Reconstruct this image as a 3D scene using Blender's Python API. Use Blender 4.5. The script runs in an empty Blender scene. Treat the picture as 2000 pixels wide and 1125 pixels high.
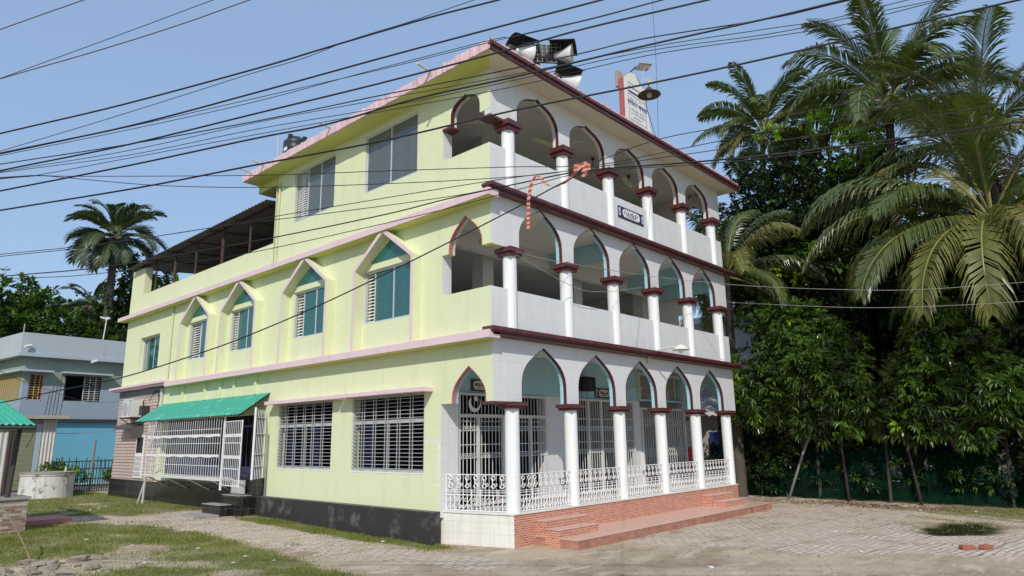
import bpy, bmesh, math, random
from mathutils import Vector, Matrix
R_ = math.radians
random.seed(7)
SC = bpy.context.scene
COL = SC.collection

# ------------------------------------------------------------------ materials
def _nt(name):
    m = bpy.data.materials.new(name); m.use_nodes = True
    nt = m.node_tree; nt.nodes.clear()
    out = nt.nodes.new('ShaderNodeOutputMaterial')
    return m, nt, out
class NB:
    """small node-building helper"""
    def __init__(s, nt): s.nt = nt
    def n(s, t, **kw):
        nd = s.nt.nodes.new(t)
        for k, v in kw.items():
            if k.startswith('i_'): nd.inputs[k[2:].replace('_', ' ')].default_value = v
            else: setattr(nd, k, v)
        return nd
    def l(s, a, b): s.nt.links.new(a, b)
    def math(s, op, a, b=None, c=None):
        nd = s.n('ShaderNodeMath', operation=op)
        for i, v in enumerate((a, b, c)):
            if v is None: continue
            if isinstance(v, (int, float)): nd.inputs[i].default_value = v
            else: s.l(v, nd.inputs[i])
        return nd.outputs[0]
    def mixc(s, fac, a, b, blend='MIX'):
        nd = s.n('ShaderNodeMix', data_type='RGBA', blend_type=blend)
        for i, v in ((0, fac), (6, a), (7, b)):
            if isinstance(v, (int, float)): nd.inputs[i].default_value = v
            elif isinstance(v, tuple): nd.inputs[i].default_value = (v[0], v[1], v[2], 1)
            else: s.l(v, nd.inputs[i])
        return nd.outputs[2]
    def noise(s, vec, scale, detail=4, rough=.55):
        nd = s.n('ShaderNodeTexNoise'); nd.inputs['Scale'].default_value = scale
        nd.inputs['Detail'].default_value = detail; nd.inputs['Roughness'].default_value = rough
        if vec is not None: s.l(vec, nd.inputs['Vector'])
        return nd.outputs['Fac']
    def ramp(s, fac, lo, hi):
        nd = s.n('ShaderNodeMapRange'); nd.inputs[1].default_value = lo; nd.inputs[2].default_value = hi
        s.l(fac, nd.inputs[0]); return nd.outputs[0]
    def pos(s): return s.n('ShaderNodeNewGeometry').outputs['Position']
    def obj(s): return s.n('ShaderNodeTexCoord').outputs['Object']
    def scaled(s, vec, sc):
        nd = s.n('ShaderNodeMapping'); nd.inputs['Scale'].default_value = sc
        s.l(vec, nd.inputs['Vector']); return nd.outputs[0]
    def boxuv(s, vec):
        """(u,v): walls (x or y, z), flat faces (x, y), by the face's own direction"""
        g = s.n('ShaderNodeNewGeometry'); sp = s.n('ShaderNodeSeparateXYZ'); s.l(vec, sp.inputs[0])
        sn = s.n('ShaderNodeSeparateXYZ'); s.l(g.outputs['True Normal'], sn.inputs[0])
        ax = s.math('ABSOLUTE', sn.outputs[0]); az = s.math('ABSOLUTE', sn.outputs[2])
        fx = s.math('GREATER_THAN', ax, .6); fz = s.math('GREATER_THAN', az, .6)
        u = s.math('ADD', s.math('MULTIPLY', sp.outputs[1], fx), s.math('MULTIPLY', sp.outputs[0], s.math('SUBTRACT', 1, fx)))
        v = s.math('ADD', s.math('MULTIPLY', sp.outputs[1], fz), s.math('MULTIPLY', sp.outputs[2], s.math('SUBTRACT', 1, fz)))
        cb = s.n('ShaderNodeCombineXYZ'); s.l(u, cb.inputs[0]); s.l(v, cb.inputs[1])
        return cb.outputs[0]
    def bump(s, h, strength=.3, dist=.01):
        nd = s.n('ShaderNodeBump'); nd.inputs['Strength'].default_value = strength
        nd.inputs['Distance'].default_value = dist; s.l(h, nd.inputs['Height']); return nd.outputs[0]
    def bsdf(s, out, col, rough=.6, spec=.5, normal=None, metal=0):
        b = s.n('ShaderNodeBsdfPrincipled')
        if isinstance(col, tuple): b.inputs['Base Color'].default_value = (col[0], col[1], col[2], 1)
        else: s.l(col, b.inputs['Base Color'])
        if isinstance(rough, (int, float)): b.inputs['Roughness'].default_value = rough
        else: s.l(rough, b.inputs['Roughness'])
        b.inputs['Specular IOR Level'].default_value = spec; b.inputs['Metallic'].default_value = metal
        if normal is not None: s.l(normal, b.inputs['Normal'])
        if out is not None: s.l(b.outputs[0], out.inputs['Surface'])
        return b
def scl(c, k): return tuple(min(1, x * k) for x in c)

def paint(name, col, rough=.6, var=.12, scale=1.2, streak=.0, dirt=None, dirtamt=0, bump=.15, spec=.35, metal=0):
    m, nt, out = _nt(name); b = NB(nt); p = b.pos()
    c = b.mixc(b.noise(p, scale, 6, .6), scl(col, 1 - var), scl(col, 1 + var))
    c = b.mixc(b.math('MULTIPLY', b.noise(p, 14 * scale, 4), .5), c, scl(col, 1 - var * .8))
    if streak:
        st = b.ramp(b.noise(b.scaled(p, (5, 5, .35)), 1.0, 5, .65), .52, .78)
        c = b.mixc(b.math('MULTIPLY', st, streak), c, scl(col, .45))
    if dirt:
        d = b.ramp(b.noise(p, 2.6, 8, .68), .53, .66)
        c = b.mixc(b.math('MULTIPLY', d, dirtamt), c, dirt)
    nr = b.bump(b.noise(p, 60, 3), bump, .004) if bump else None
    b.bsdf(out, c, rough, spec, nr, metal); return m

def tile(name, col, grout, w, h, mort=.004, rough=.3, var=.05, offset=0.0, use_obj=False, col2=None, dirtcol=None, dirtamt=0, angular=0, spec=.5):
    m, nt, out = _nt(name); b = NB(nt); p = b.obj() if use_obj else b.pos()
    if angular:
        sp = b.n('ShaderNodeSeparateXYZ'); b.l(p, sp.inputs[0])
        ang = b.math('MULTIPLY', b.math('ARCTAN2', sp.outputs[1], sp.outputs[0]), angular)
        cb = b.n('ShaderNodeCombineXYZ'); b.l(ang, cb.inputs[0]); b.l(sp.outputs[2], cb.inputs[1]); uv = cb.outputs[0]
    else: uv = b.boxuv(p)
    t = b.n('ShaderNodeTexBrick', offset=offset, squash=1.0)
    t.inputs['Scale'].default_value = 1; t.inputs['Brick Width'].default_value = w; t.inputs['Row Height'].default_value = h
    t.inputs['Mortar Size'].default_value = mort; t.inputs['Mortar Smooth'].default_value = .2; t.inputs['Bias'].default_value = 0
    c2 = col2 or scl(col, 1 - var * 2)
    t.inputs['Color1'].default_value = (*col, 1); t.inputs['Color2'].default_value = (*c2, 1); t.inputs['Mortar'].default_value = (*grout, 1)
    b.l(uv, t.inputs['Vector'])
    c = b.mixc(b.math('MULTIPLY', b.noise(p, 1.7, 5), .35), t.outputs['Color'], scl(col, .8))
    if dirtcol:
        st = b.ramp(b.noise(b.scaled(p, (4, 4, .8)), 1.3, 6, .66), .5, .72)
        c = b.mixc(b.math('MULTIPLY', st, dirtamt), c, dirtcol)
    nr = b.bump(b.math('MULTIPLY', t.outputs['Fac'], -1), .4, .003)
    b.bsdf(out, c, rough, spec, nr); return m

def glass(name, tint, gloss=.12, rough=.03, dens=1.0):
    m, nt, out = _nt(name); b = NB(nt)
    tr = b.n('ShaderNodeBsdfTransparent'); tr.inputs[0].default_value = (*tint, 1)
    gl = b.n('ShaderNodeBsdfGlossy'); gl.inputs['Roughness'].default_value = rough; gl.inputs[0].default_value = (.85, .9, .9, 1)
    df = b.n('ShaderNodeBsdfDiffuse'); df.inputs[0].default_value = (*scl(tint, .55), 1)
    mx = b.n('ShaderNodeMixShader'); mx.inputs[0].default_value = 1 - dens; b.l(df.outputs[0], mx.inputs[1]); b.l(tr.outputs[0], mx.inputs[2])
    fr = b.n('ShaderNodeFresnel'); fr.inputs[0].default_value = 1.5
    f = b.math('ADD', b.math('MULTIPLY', fr.outputs[0], .9), gloss * .3)
    m2 = b.n('ShaderNodeMixShader'); b.l(f, m2.inputs[0]); b.l(mx.outputs[0], m2.inputs[1]); b.l(gl.outputs[0], m2.inputs[2])
    b.l(m2.outputs[0], out.inputs['Surface']); return m

def leaf(name, col, col2, rough=.4, trans=.3, spec=.5, sc=1.5):
    m, nt, out = _nt(name); b = NB(nt); p = b.pos()
    c = b.mixc(b.noise(p, sc, 3), col, col2)
    c = b.mixc(b.ramp(b.noise(p, sc * 9, 2), .35, .75), c, scl(col2, 1.25))
    pr = b.bsdf(None, c, rough, spec)
    t = b.n('ShaderNodeBsdfTranslucent'); b.l(b.mixc(1.0, c, (.9, 1.0, .35), 'MULTIPLY'), t.inputs[0])
    mx = b.n('ShaderNodeMixShader'); mx.inputs[0].default_value = trans
    b.l(pr.outputs[0], mx.inputs[1]); b.l(t.outputs[0], mx.inputs[2]); b.l(mx.outputs[0], out.inputs['Surface'])
    return m

M = {}
M['green'] = paint('green_plaster', (.69, .72, .46), .75, .05, .5, .20, bump=.12, dirt=(.58, .57, .38), dirtamt=.28)
M['green_dull'] = paint('green_soffit_plaster', (.60, .62, .20), .8, .06, .7, .12)
M['pink'] = paint('pink_plaster', (.74, .55, .59), .75, .07, 1.0, .16, dirt=(.45, .38, .36), dirtamt=.25)
M['pink_rough'] = paint('rough_pink_plaster', (.72, .50, .53), .85, .12, 2.0, .3, dirt=(.38, .30, .28), dirtamt=.6, bump=.6)
M['salmon'] = paint('salmon_paint', (.48, .20, .19), .6, .1, 2)
M['white_tile'] = tile('white_wall_tile', (.75, .745, .745), (.60, .60, .60), .20, .30, .0035, .34, .025, dirtcol=(.56, .54, .50), dirtamt=.30)
M['plinth_tile'] = tile('cream_plinth_tile', (.80, .77, .70), (.60, .54, .46), .20, .20, .0035, .35, .02, dirtcol=(.55, .46, .36), dirtamt=.4)
M['col_tile'] = tile('white_column_tile', (.83, .83, .82), (.66, .66, .66), .1257, .60, .003, .25, .01, use_obj=True, angular=.14)
M['maroon'] = tile('maroon_tile', (.110, .028, .030), (.18, .09, .085), .30, .5, .004, .35, .08, dirtcol=(.20, .10, .09), dirtamt=.4)
M['mosaic'] = tile('red_mosaic_tile', (.60, .225, .125), (.66, .47, .38), .10, .040, .007, .4, .2, .5, col2=(.33, .085, .05), dirtcol=(.35, .22, .17), dirtamt=.25)
M['mosaic_big'] = tile('brown_platform_tile', (.50, .225, .155), (.33, .22, .18), .14, .075, .004, .5, .2, .5, col2=(.34, .14, .10), dirtcol=(.13, .10, .085), dirtamt=.7)
M['step_top'] = tile('pink_floor_tile', (.70, .46, .375), (.56, .40, .33), .40, .40, .004, .33, .03, dirtcol=(.46, .34, .28), dirtamt=.45)
M['black_tile'] = tile('black_wall_tile', (.018, .018, .018), (.16, .16, .15), .19, .28, .003, .25, .2, dirtcol=(.075, .07, .06), dirtamt=.6)
M['black_paint'] = paint('black_weathered_paint', (.035, .034, .032), .6, .3, 2, .3, dirt=(.15, .14, .125), dirtamt=.7)
M['ledge_top'] = paint('dusty_ledge', (.14, .135, .12), .8, .2, 2)
M['white_paint'] = paint('white_gloss_paint', (.78, .77, .74), .45, .05, 3, .15, bump=0)
M['rail_paint'] = paint('white_rail_paint', (.80, .77, .76), .5, .06, 6, .1, dirt=(.45, .25, .18), dirtamt=.22, bump=0)
M['gate_paint'] = paint('grey_gate_paint', (.62, .61, .59), .5, .08, 5, bump=0, dirt=(.35, .25, .18), dirtamt=.3)
M['teal'] = paint('pale_blue_plaster', (.36, .58, .64), .7, .05, 1.0)
M['blue_pale'] = paint('sky_blue_plaster', (.38, .66, .78), .7, .05, 1.0)
M['interior'] = paint('interior_plaster', (.72, .70, .66), .8, .06, .8)
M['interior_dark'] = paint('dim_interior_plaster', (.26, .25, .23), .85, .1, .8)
M['very_dark'] = paint('dark_room', (.030, .031, .036), .9, .2, 1)  # near-black stands in for unlit rooms; also used on dark vents and frames
M['floor_in'] = paint('floor_screed', (.42, .40, .37), .6, .1, 1)
M['soffit'] = paint('cream_soffit', (.72, .66, .55), .8, .06, .8, .05)
M['alu'] = paint('aluminium', (.62, .63, .63), .35, .05, 4, bump=0, metal=.3)
M['bar_grey'] = paint('grey_bar_paint', (.43, .43, .44), .5, .08, 5, bump=0)
M['bar_white'] = paint('white_bar_paint', (.78, .78, .78), .5, .04, 4, bump=0)
M['glass_teal'] = glass('teal_glass', (.13, .55, .52), .16, dens=.30)
M['glass_grey'] = glass('grey_glass', (.55, .60, .60), .12, dens=.28)
M['curtain_blue'] = paint('blue_curtain', (.008, .018, .075), .9, .2, 3)
M['curtain_grey'] = paint('grey_curtain', (.34, .36, .37), .9, .1, 3)
M['rust'] = paint('rusty_iron', (.075, .045, .035), .8, .3, 5)
M['dark_metal'] = paint('dark_metal', (.045, .042, .04), .5, .2, 5, bump=0)
M['black_plastic'] = paint('black_plastic', (.018, .018, .020), .75, .1, 5, bump=0)
M['tank_plastic'] = paint('tank_plastic', (.030, .034, .042), .42, .12, 4, bump=0, dirt=(.10, .10, .10), dirtamt=.4)
M['pvc'] = paint('grey_pvc', (.55, .54, .52), .5, .08, 4, bump=0)
M['pvc_green'] = paint('painted_pipe', (.56, .56, .36), .55, .08, 3, bump=0)
M['horn'] = paint('cream_horn_metal', (.70, .69, .66), .4, .05, 3, bump=0)
M['fan'] = paint('cream_fan_paint', (.78, .70, .50), .45, .05, 3, bump=0)
M['navy'] = paint('navy_panel', (.035, .035, .10), .4, .1, 4, bump=0)
M['brown_panel'] = paint('brown_panel', (.07, .05, .045), .4, .1, 4, bump=0)
M['white_panel'] = paint('white_panel', (.74, .73, .76), .4, .04, 4, bump=0)
M['cream_panel'] = paint('cream_panel', (.62, .58, .48), .5, .04, 4, bump=0)
M['sign_white'] = paint('whitewashed_plaster', (.76, .74, .67), .7, .06, 1.5, .1)
M['sign_red'] = paint('brick_red_paint', (.40, .11, .09), .65, .1, 2)
M['sign_blue'] = paint('blue_lettering', (.06, .07, .34), .6, .05, 3, bump=0)
M['sign_grey'] = paint('faded_lettering', (.30, .30, .42), .6, .05, 3, bump=0)
M['cable'] = paint('cable_rubber', (.016, .016, .017), .5, .1, 6, bump=0)
M['cable_brown'] = paint('copper_cable', (.13, .09, .065), .5, .1, 6, bump=0)
M['cable_pale'] = paint('pale_cable', (.30, .29, .27), .6, .1, 6, bump=0)
M['bark'] = paint('bark', (.085, .065, .05), .9, .35, 5, bump=.8)
M['palm_bark'] = paint('palm_bark', (.095, .078, .062), .9, .3, 6, bump=.8)  # bark darkened so the shade on the trunks sits in its colour
M['bamboo'] = paint('weathered_bamboo', (.24, .19, .13), .8, .3, 5)
M['bamboo_dark'] = paint('dark_bamboo', (.06, .052, .045), .85, .3, 5)  # weathered dark tone; by the netting it also stands in for shade
M['concrete'] = paint('concrete', (.34, .31, .28), .9, .15, 2, .2, dirt=(.12, .11, .10), dirtamt=.5)
M['ring_concrete'] = paint('whitewashed_concrete', (.62, .60, .56), .85, .12, 1.3, .6, dirt=(.05, .05, .048), dirtamt=.95)
M['stone'] = paint('rubble_stone_surface', (.30, .25, .20), .9, .35, 9, bump=.9)
M['brick_red'] = paint('red_brick', (.33, .12, .075), .85, .15, 9, bump=.5)
M['litter'] = paint('white_litter', (.62, .61, .60), .7, .12, 8, bump=0)
M['ac_white'] = paint('ac_casing', (.66, .65, .60), .5, .06, 3, .12, bump=0)
M['house_grey'] = paint('grey_blue_plaster', (.29, .355, .41), .75, .06, .5, .12)
M['house_green'] = paint('grey_green_plaster', (.27, .325, .27), .8, .1, .7, .2)
M['house_blue'] = paint('bright_blue_plaster', (.15, .42, .56), .7, .07, .5, .08)
M['house_pale'] = paint('pale_parapet_plaster', (.42, .47, .50), .75, .08, .7, .25)
M['ochre'] = paint('ochre_grille', (.50, .35, .12), .6, .1, 4, bump=0)
M['magenta'] = paint('pink_window_paint', (.50, .22, .34), .6, .1, 4, bump=0)
M['whitehouse'] = paint('whitewashed_house', (.62, .61, .60), .8, .08, .7, .25)
M['tarp'] = paint('shaded_blue_tarpaulin', (.008, .016, .09), .5, .2, 3, bump=.3)  # blue darkened so that deep shade is put into the colour
M['board_red'] = paint('red_board', (.42, .04, .05), .5, .1, 3, bump=0)
M['board_grey'] = paint('grey_board', (.40, .43, .48), .5, .1, 3, bump=0)

def wave_metal(name, col, worn, wornamt):
    m, nt, out = _nt(name); b = NB(nt); p = b.pos()
    c = b.mixc(b.noise(p, 2.0, 5), scl(col, .82), scl(col, 1.12))
    d = b.ramp(b.noise(p, 6, 7, .75), .58, .66)
    c = b.mixc(b.math('MULTIPLY', d, wornamt), c, worn)
    d2 = b.ramp(b.noise(p, 3.5, 5, .6), .60, .72)
    c = b.mixc(b.math('MULTIPLY', d2, .35), c, scl(col, .5))
    b.bsdf(out, c, .5, .4); return m
M['tin_green'] = wave_metal('green_tin', (.045, .36, .25), (.62, .68, .62), .75)
M['tin_dark'] = wave_metal('weathered_tin', (.10, .095, .09), (.18, .15, .12), .5)
M['tin_under'] = wave_metal('tin_underside', (.065, .06, .055), (.12, .09, .07), .5)
M['tin_white'] = wave_metal('whitish_tin', (.52, .49, .47), (.30, .25, .22), .5)
M['tin_olive'] = wave_metal('olive_shutter', (.20, .20, .13), (.28, .25, .16), .5)

def hex_tile(name):
    """wall tile printed with pale ovals on a red-brown ground"""
    m, nt, out = _nt(name); b = NB(nt); p = b.pos()
    uv = b.boxuv(p); s = b.n('ShaderNodeSeparateXYZ'); b.l(uv, s.inputs[0])
    v = b.math('DIVIDE', s.outputs[1], .105); row = b.math('MODULO', b.math('FLOOR', v), 2)
    u = b.math('ADD', b.math('DIVIDE', s.outputs[0], .21), b.math('MULTIPLY', row, .5))
    fu = b.math('ABSOLUTE', b.math('SUBTRACT', b.math('FRACT', u), .5)); fv = b.math('ABSOLUTE', b.math('SUBTRACT', b.math('FRACT', v), .5))
    d = b.math('SQRT', b.math('ADD', b.math('MULTIPLY', fu, fu), b.math('MULTIPLY', fv, fv)))
    c0 = b.mixc(b.ramp(d, .34, .40), (.72, .68, .64), (.36, .155, .10))
    c0 = b.mixc(b.ramp(d, .12, .17), (.40, .27, .22), c0)
    c0 = b.mixc(b.math('GREATER_THAN', fu, .44), c0, (.62, .57, .53))
    t2 = b.n('ShaderNodeTexBrick', offset=0.0)
    for k, v in (('Scale', 1), ('Brick Width', .32), ('Row Height', .63), ('Mortar Size', .012), ('Mortar Smooth', .1)): t2.inputs[k].default_value = v
    t2.inputs['Color1'].default_value = (1, 1, 1, 1); t2.inputs['Color2'].default_value = (.92, .92, .92, 1); t2.inputs['Mortar'].default_value = (.55, .5, .48, 1)
    b.l(uv, t2.inputs['Vector'])
    c = b.mixc(1.0, c0, t2.outputs[0], 'MULTIPLY')
    b.bsdf(out, c, .35, .5); return m
M['hex_tile'] = hex_tile('patterned_wall_tile')
M['shop_tile'] = tile('brown_strip_tile', (.22, .10, .055), (.30, .28, .26), .20, .05, .004, .35, .3, .37, col2=(.50, .49, .46), spec=.5)

M['leaf_mango'] = leaf('mango_leaf', (.050, .105, .016), (.105, .19, .030), .34, .32, .6)
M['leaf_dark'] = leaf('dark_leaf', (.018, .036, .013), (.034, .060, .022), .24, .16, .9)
M['leaf_shade'] = leaf('shaded_leaf', (.009, .022, .008), (.018, .040, .012), .4, .18)  # near-black leaf copy; the thicket's shade is put into its colour
M['leaf_new'] = leaf('fresh_leaf', (.20, .38, .02), (.32, .50, .035), .45, .4)
M['leaf_mid'] = leaf('mid_leaf', (.038, .072, .018), (.075, .115, .03), .45, .3)
M['leaf_bright'] = leaf('bright_leaf', (.06, .13, .02), (.11, .20, .03), .45, .35)
M['palm_leaf'] = leaf('coconut_leaf', (.042, .075, .018), (.10, .125, .036), .34, .28, .7, .8)
M['palm_old'] = leaf('yellowed_coconut_leaf', (.11, .125, .030), (.19, .18, .05), .40, .32, .55, .8)
M['palm_royal'] = leaf('royal_palm_leaf', (.045, .078, .030), (.085, .115, .055), .35, .25, .6, .8)
M['palm_dry'] = leaf('dry_palm_fibre', (.12, .095, .07), (.20, .16, .11), .8, .2)
M['rachis'] = paint('palm_rachis', (.22, .20, .06), .5, .15, 3, bump=0)
M['grass'] = leaf('grass_blade', (.095, .15, .022), (.19, .21, .045), .6, .3, .2, 1.2)
M['grass_dry'] = leaf('dry_grass_blade', (.20, .19, .06), (.28, .25, .09), .7, .25, .2, 2)
M['dead_leaf'] = paint('dead_leaf', (.20, .10, .06), .8, .35, 12, bump=0)

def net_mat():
    m, nt, out = _nt('shaded_green_net'); b = NB(nt); p = b.pos()
    c = b.mixc(b.noise(p, 1.2, 5), (.002, .012, .006), (.004, .028, .013))  # netting colour darkened to stand in for deep shade under the trees
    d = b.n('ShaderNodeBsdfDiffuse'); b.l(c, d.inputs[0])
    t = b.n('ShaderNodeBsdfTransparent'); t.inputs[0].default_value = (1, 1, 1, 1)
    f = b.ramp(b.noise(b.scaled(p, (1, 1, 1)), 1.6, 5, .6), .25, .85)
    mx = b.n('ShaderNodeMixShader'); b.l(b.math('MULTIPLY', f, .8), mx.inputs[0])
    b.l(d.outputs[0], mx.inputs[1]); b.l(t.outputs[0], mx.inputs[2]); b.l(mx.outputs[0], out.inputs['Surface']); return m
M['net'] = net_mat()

def gingham():
    m, nt, out = _nt('checked_ribbon'); b = NB(nt); p = b.pos()
    w = b.n('ShaderNodeTexWave', wave_type='BANDS', bands_direction='DIAGONAL'); w.inputs['Scale'].default_value = 26; w.inputs['Distortion'].default_value = 4
    b.l(p, w.inputs['Vector'])
    c = b.mixc(b.ramp(w.outputs['Fac'], .3, .8), (.36, .085, .05), (.66, .36, .27))
    b.bsdf(out, c, .8, .2); return m
M['ribbon'] = gingham()

# ------------------------------------------------------------------ mesh builder
class MB:
    def __init__(s): s.v = []; s.f = []; s.m = []
    def add(s, vs, fs, mi=0):
        o = len(s.v); s.v.extend(vs)
        for f in fs: s.f.append(tuple(i + o for i in f)); s.m.append(mi)
    def quad(s, a, b, c, d, mi=0): s.add([a, b, c, d], [(0, 1, 2, 3)], mi)
    def poly(s, pts, mi=0): s.add(list(pts), [tuple(range(len(pts)))], mi)
    def box(s, x0, x1, y0, y1, z0, z1, mi=0):
        vs = [(x0, y0, z0), (x1, y0, z0), (x1, y1, z0), (x0, y1, z0), (x0, y0, z1), (x1, y0, z1), (x1, y1, z1), (x0, y1, z1)]
        s.add(vs, [(0, 3, 2, 1), (4, 5, 6, 7), (0, 1, 5, 4), (1, 2, 6, 5), (2, 3, 7, 6), (3, 0, 4, 7)], mi)
    def obox(s, c, ax, ay, az, mi=0):
        """box from centre and three half-axis vectors"""
        c, ax, ay, az = map(Vector, (c, ax, ay, az)); vs = []
        for k in (-1, 1):
            for i, j in ((-1, -1), (1, -1), (1, 1), (-1, 1)): vs.append(tuple(c + ax * i + ay * j + az * k))
        s.add(vs, [(0, 3, 2, 1), (4, 5, 6, 7), (0, 1, 5, 4), (1, 2, 6, 5), (2, 3, 7, 6), (3, 0, 4, 7)], mi)
    def prism(s, poly, axis, a, b, mi=0, mside=None):
        n = len(poly)
        def P(p, t):
            return {'x': (t, p[0], p[1]), 'y': (p[0], t, p[1]), 'z': (p[0], p[1], t)}[axis]
        o = [P(p, a) for p in poly] + [P(p, b) for p in poly]
        s.add(o, [tuple(range(n - 1, -1, -1)), tuple(range(n, 2 * n))], mi)
        s.add(o, [(i, (i + 1) % n, n + (i + 1) % n, n + i) for i in range(n)], mi if mside is None else mside)
    def tube(s, pts, r, n=6, mi=0, cap=True, r1=None):
        pts = [Vector(p) for p in pts]; k = len(pts); rings = []
        up = Vector((0, 0, 1))
        for i, p in enumerate(pts):
            t = (pts[min(i + 1, k - 1)] - pts[max(i - 1, 0)])
            if t.length < 1e-9: t = Vector((0, 0, 1))
            t.normalize()
            a = t.cross(up)
            if a.length < .05: a = t.cross(Vector((1, 0, 0)))
            a.normalize(); bb = a.cross(t)
            rr = r if not hasattr(r, '__len__') else r[i]
            if r1 is not None: rr = r + (r1 - r) * i / (k - 1)
            rings.append([tuple(p + (a * math.cos(2 * math.pi * j / n) + bb * math.sin(2 * math.pi * j / n)) * rr) for j in range(n)])
        vs = [v for rg in rings for v in rg]; fs = []
        for i in range(k - 1):
            for j in range(n): fs.append((i * n + j, i * n + (j + 1) % n, (i + 1) * n + (j + 1) % n, (i + 1) * n + j))
        if cap: fs.append(tuple(range(n - 1, -1, -1))); fs.append(tuple((k - 1) * n + j for j in range(n)))
        s.add(vs, fs, mi)
    def lathe(s, prof, c, n=16, mi=0, axis=None):
        """profile of (radius, height) turned about an axis through c"""
        c = Vector(c); az = Vector(axis or (0, 0, 1)).normalized()
        ax = az.cross(Vector((0, 0, 1)))
        if ax.length < .01: ax = Vector((1, 0, 0))
        ax.normalize(); ay = az.cross(ax); vs = []; fs = []
        for r, h in prof:
            for j in range(n):
                a = 2 * math.pi * j / n; vs.append(tuple(c + az * h + (ax * math.cos(a) + ay * math.sin(a)) * max(r, 1e-4)))
        for i in range(len(prof) - 1):
            for j in range(n): fs.append((i * n + j, i * n + (j + 1) % n, (i + 1) * n + (j + 1) % n, (i + 1) * n + j))
        s.add(vs, fs, mi)
    def build(s, name, mats, parent=None, loc=(0, 0, 0), rot=None, smooth=False, fix=True):
        me = bpy.data.meshes.new(name); me.from_pydata(s.v, [], s.f)
        if not isinstance(mats, (list, tuple)): mats = [mats]
        for m in mats: me.materials.append(M[m] if isinstance(m, str) else m)
        if any(s.m): me.polygons.foreach_set('material_index', s.m)
        if fix:
            bm = bmesh.new(); bm.from_mesh(me); bmesh.ops.recalc_face_normals(bm, faces=bm.faces); bm.to_mesh(me); bm.free()
        if smooth:
            me.polygons.foreach_set('use_smooth', [True] * len(me.polygons))
        o = bpy.data.objects.new(name, me); COL.objects.link(o); o.location = loc
        if rot: o.rotation_euler = rot
        if parent is not None: o.parent = parent
        return o

def tag(o, label=None, cat=None, group=None, kind=None):
    if label: o['label'] = label
    if cat: o['category'] = cat
    if group: o['group'] = group
    if kind: o['kind'] = kind
    return o
def empty(name, loc, label, cat, group=None, rot=None):
    o = bpy.data.objects.new(name, None); COL.objects.link(o); o.location = loc; o.empty_display_size = .2
    if rot: o.rotation_euler = rot
    return tag(o, label, cat, group)
def kids(o): return [c for c in bpy.data.objects if c.parent is o]
def copy_tree(o, parent=None):
    c = o.copy(); COL.objects.link(c)
    if parent is not None: c.parent = parent
    for ch in kids(o): copy_tree(ch, c)
    return c
def catmull(pts, n=8):
    P = [Vector(p) for p in pts]
    if len(P) < 3: return P
    P = [P[0] * 2 - P[1]] + P + [P[-1] * 2 - P[-2]]; out = []
    for i in range(1, len(P) - 2):
        for k in range(n):
            t = k / n; a, b, c, d = P[i - 1:i + 3]
            out.append(.5 * ((2 * b) + (c - a) * t + (2 * a - 5 * b + 4 * c - d) * t * t + (3 * b - a - 3 * c + d) * t ** 3))
    out.append(P[-2]); return out
def text_mesh(name, body, size, mat, parent, loc, rot, thick=.002, xs=1.0):
    cu = bpy.data.curves.new(name, 'FONT'); cu.body = body; cu.size = size; cu.extrude = thick; cu.align_x = 'CENTER'
    t = bpy.data.objects.new(name, cu); COL.objects.link(t)
    bpy.context.view_layer.update()
    me = bpy.data.meshes.new_from_object(t.evaluated_get(bpy.context.evaluated_depsgraph_get()))
    bpy.data.objects.remove(t)
    me.materials.clear(); me.materials.append(M[mat])
    o = bpy.data.objects.new(name, me); COL.objects.link(o); o.parent = parent; o.location = loc; o.rotation_euler = rot; o.scale = (xs, 1, 1)
    return o

# ------------------------------------------------------------------ camera, light, sky
def setup_camera():
    yaw, pitch, roll, f = R_(42.346), R_(12.466), R_(-.89), 1325.1
    F = Vector((math.cos(yaw) * math.cos(pitch), math.sin(yaw) * math.cos(pitch), math.sin(pitch)))
    R = Vector((math.sin(yaw), -math.cos(yaw), 0)); U = R.cross(F)
    R2 = R * math.cos(roll) + U * math.sin(roll); U2 = -R * math.sin(roll) + U * math.cos(roll)
    cam = bpy.data.cameras.new('camera'); o = bpy.data.objects.new('camera', cam); COL.objects.link(o)
    mt = Matrix((R2, U2, -F)).transposed().to_4x4(); mt.translation = Vector((-8.96, -8.685, 1.9))
    o.matrix_world = mt; cam.sensor_width = 36; cam.lens = f / 2000 * 36; cam.clip_start = .1; cam.clip_end = 3000
    SC.camera = o
setup_camera()
SUN = Vector((1.0, .78, -1.02)).normalized()        # the way the light travels
def setup_light():
    ld = bpy.data.lights.new('sun', 'SUN'); ld.energy = 2.95; ld.angle = R_(.53); ld.color = (1.0, .95, .86)
    lo = bpy.data.objects.new('sun', ld); COL.objects.link(lo); lo.rotation_euler = SUN.to_track_quat('-Z', 'Y').to_euler()
    w = bpy.data.worlds.new('World'); SC.world = w; w.use_nodes = True; nt = w.node_tree; nt.nodes.clear()
    sky = nt.nodes.new('ShaderNodeTexSky'); sky.sky_type = 'NISHITA'; sky.sun_disc = False
    d = -SUN; sky.sun_elevation = math.asin(d.z); sky.sun_rotation = math.atan2(d.x, d.y)
    sky.air_density = 1.15; sky.dust_density = .4; sky.ozone_density = 1.6; sky.altitude = 0
    bg = nt.nodes.new('ShaderNodeBackground'); bg.inputs[1].default_value = .15
    out = nt.nodes.new('ShaderNodeOutputWorld'); mx = nt.nodes.new('ShaderNodeMix'); mx.data_type = 'RGBA'; mx.inputs[0].default_value = .72; mx.inputs[7].default_value = (1.86, 2.72, 4.15, 1); nt.links.new(sky.outputs[0], mx.inputs[6]); nt.links.new(mx.outputs[2], bg.inputs[0]); nt.links.new(bg.outputs[0], out.inputs[0])
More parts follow.
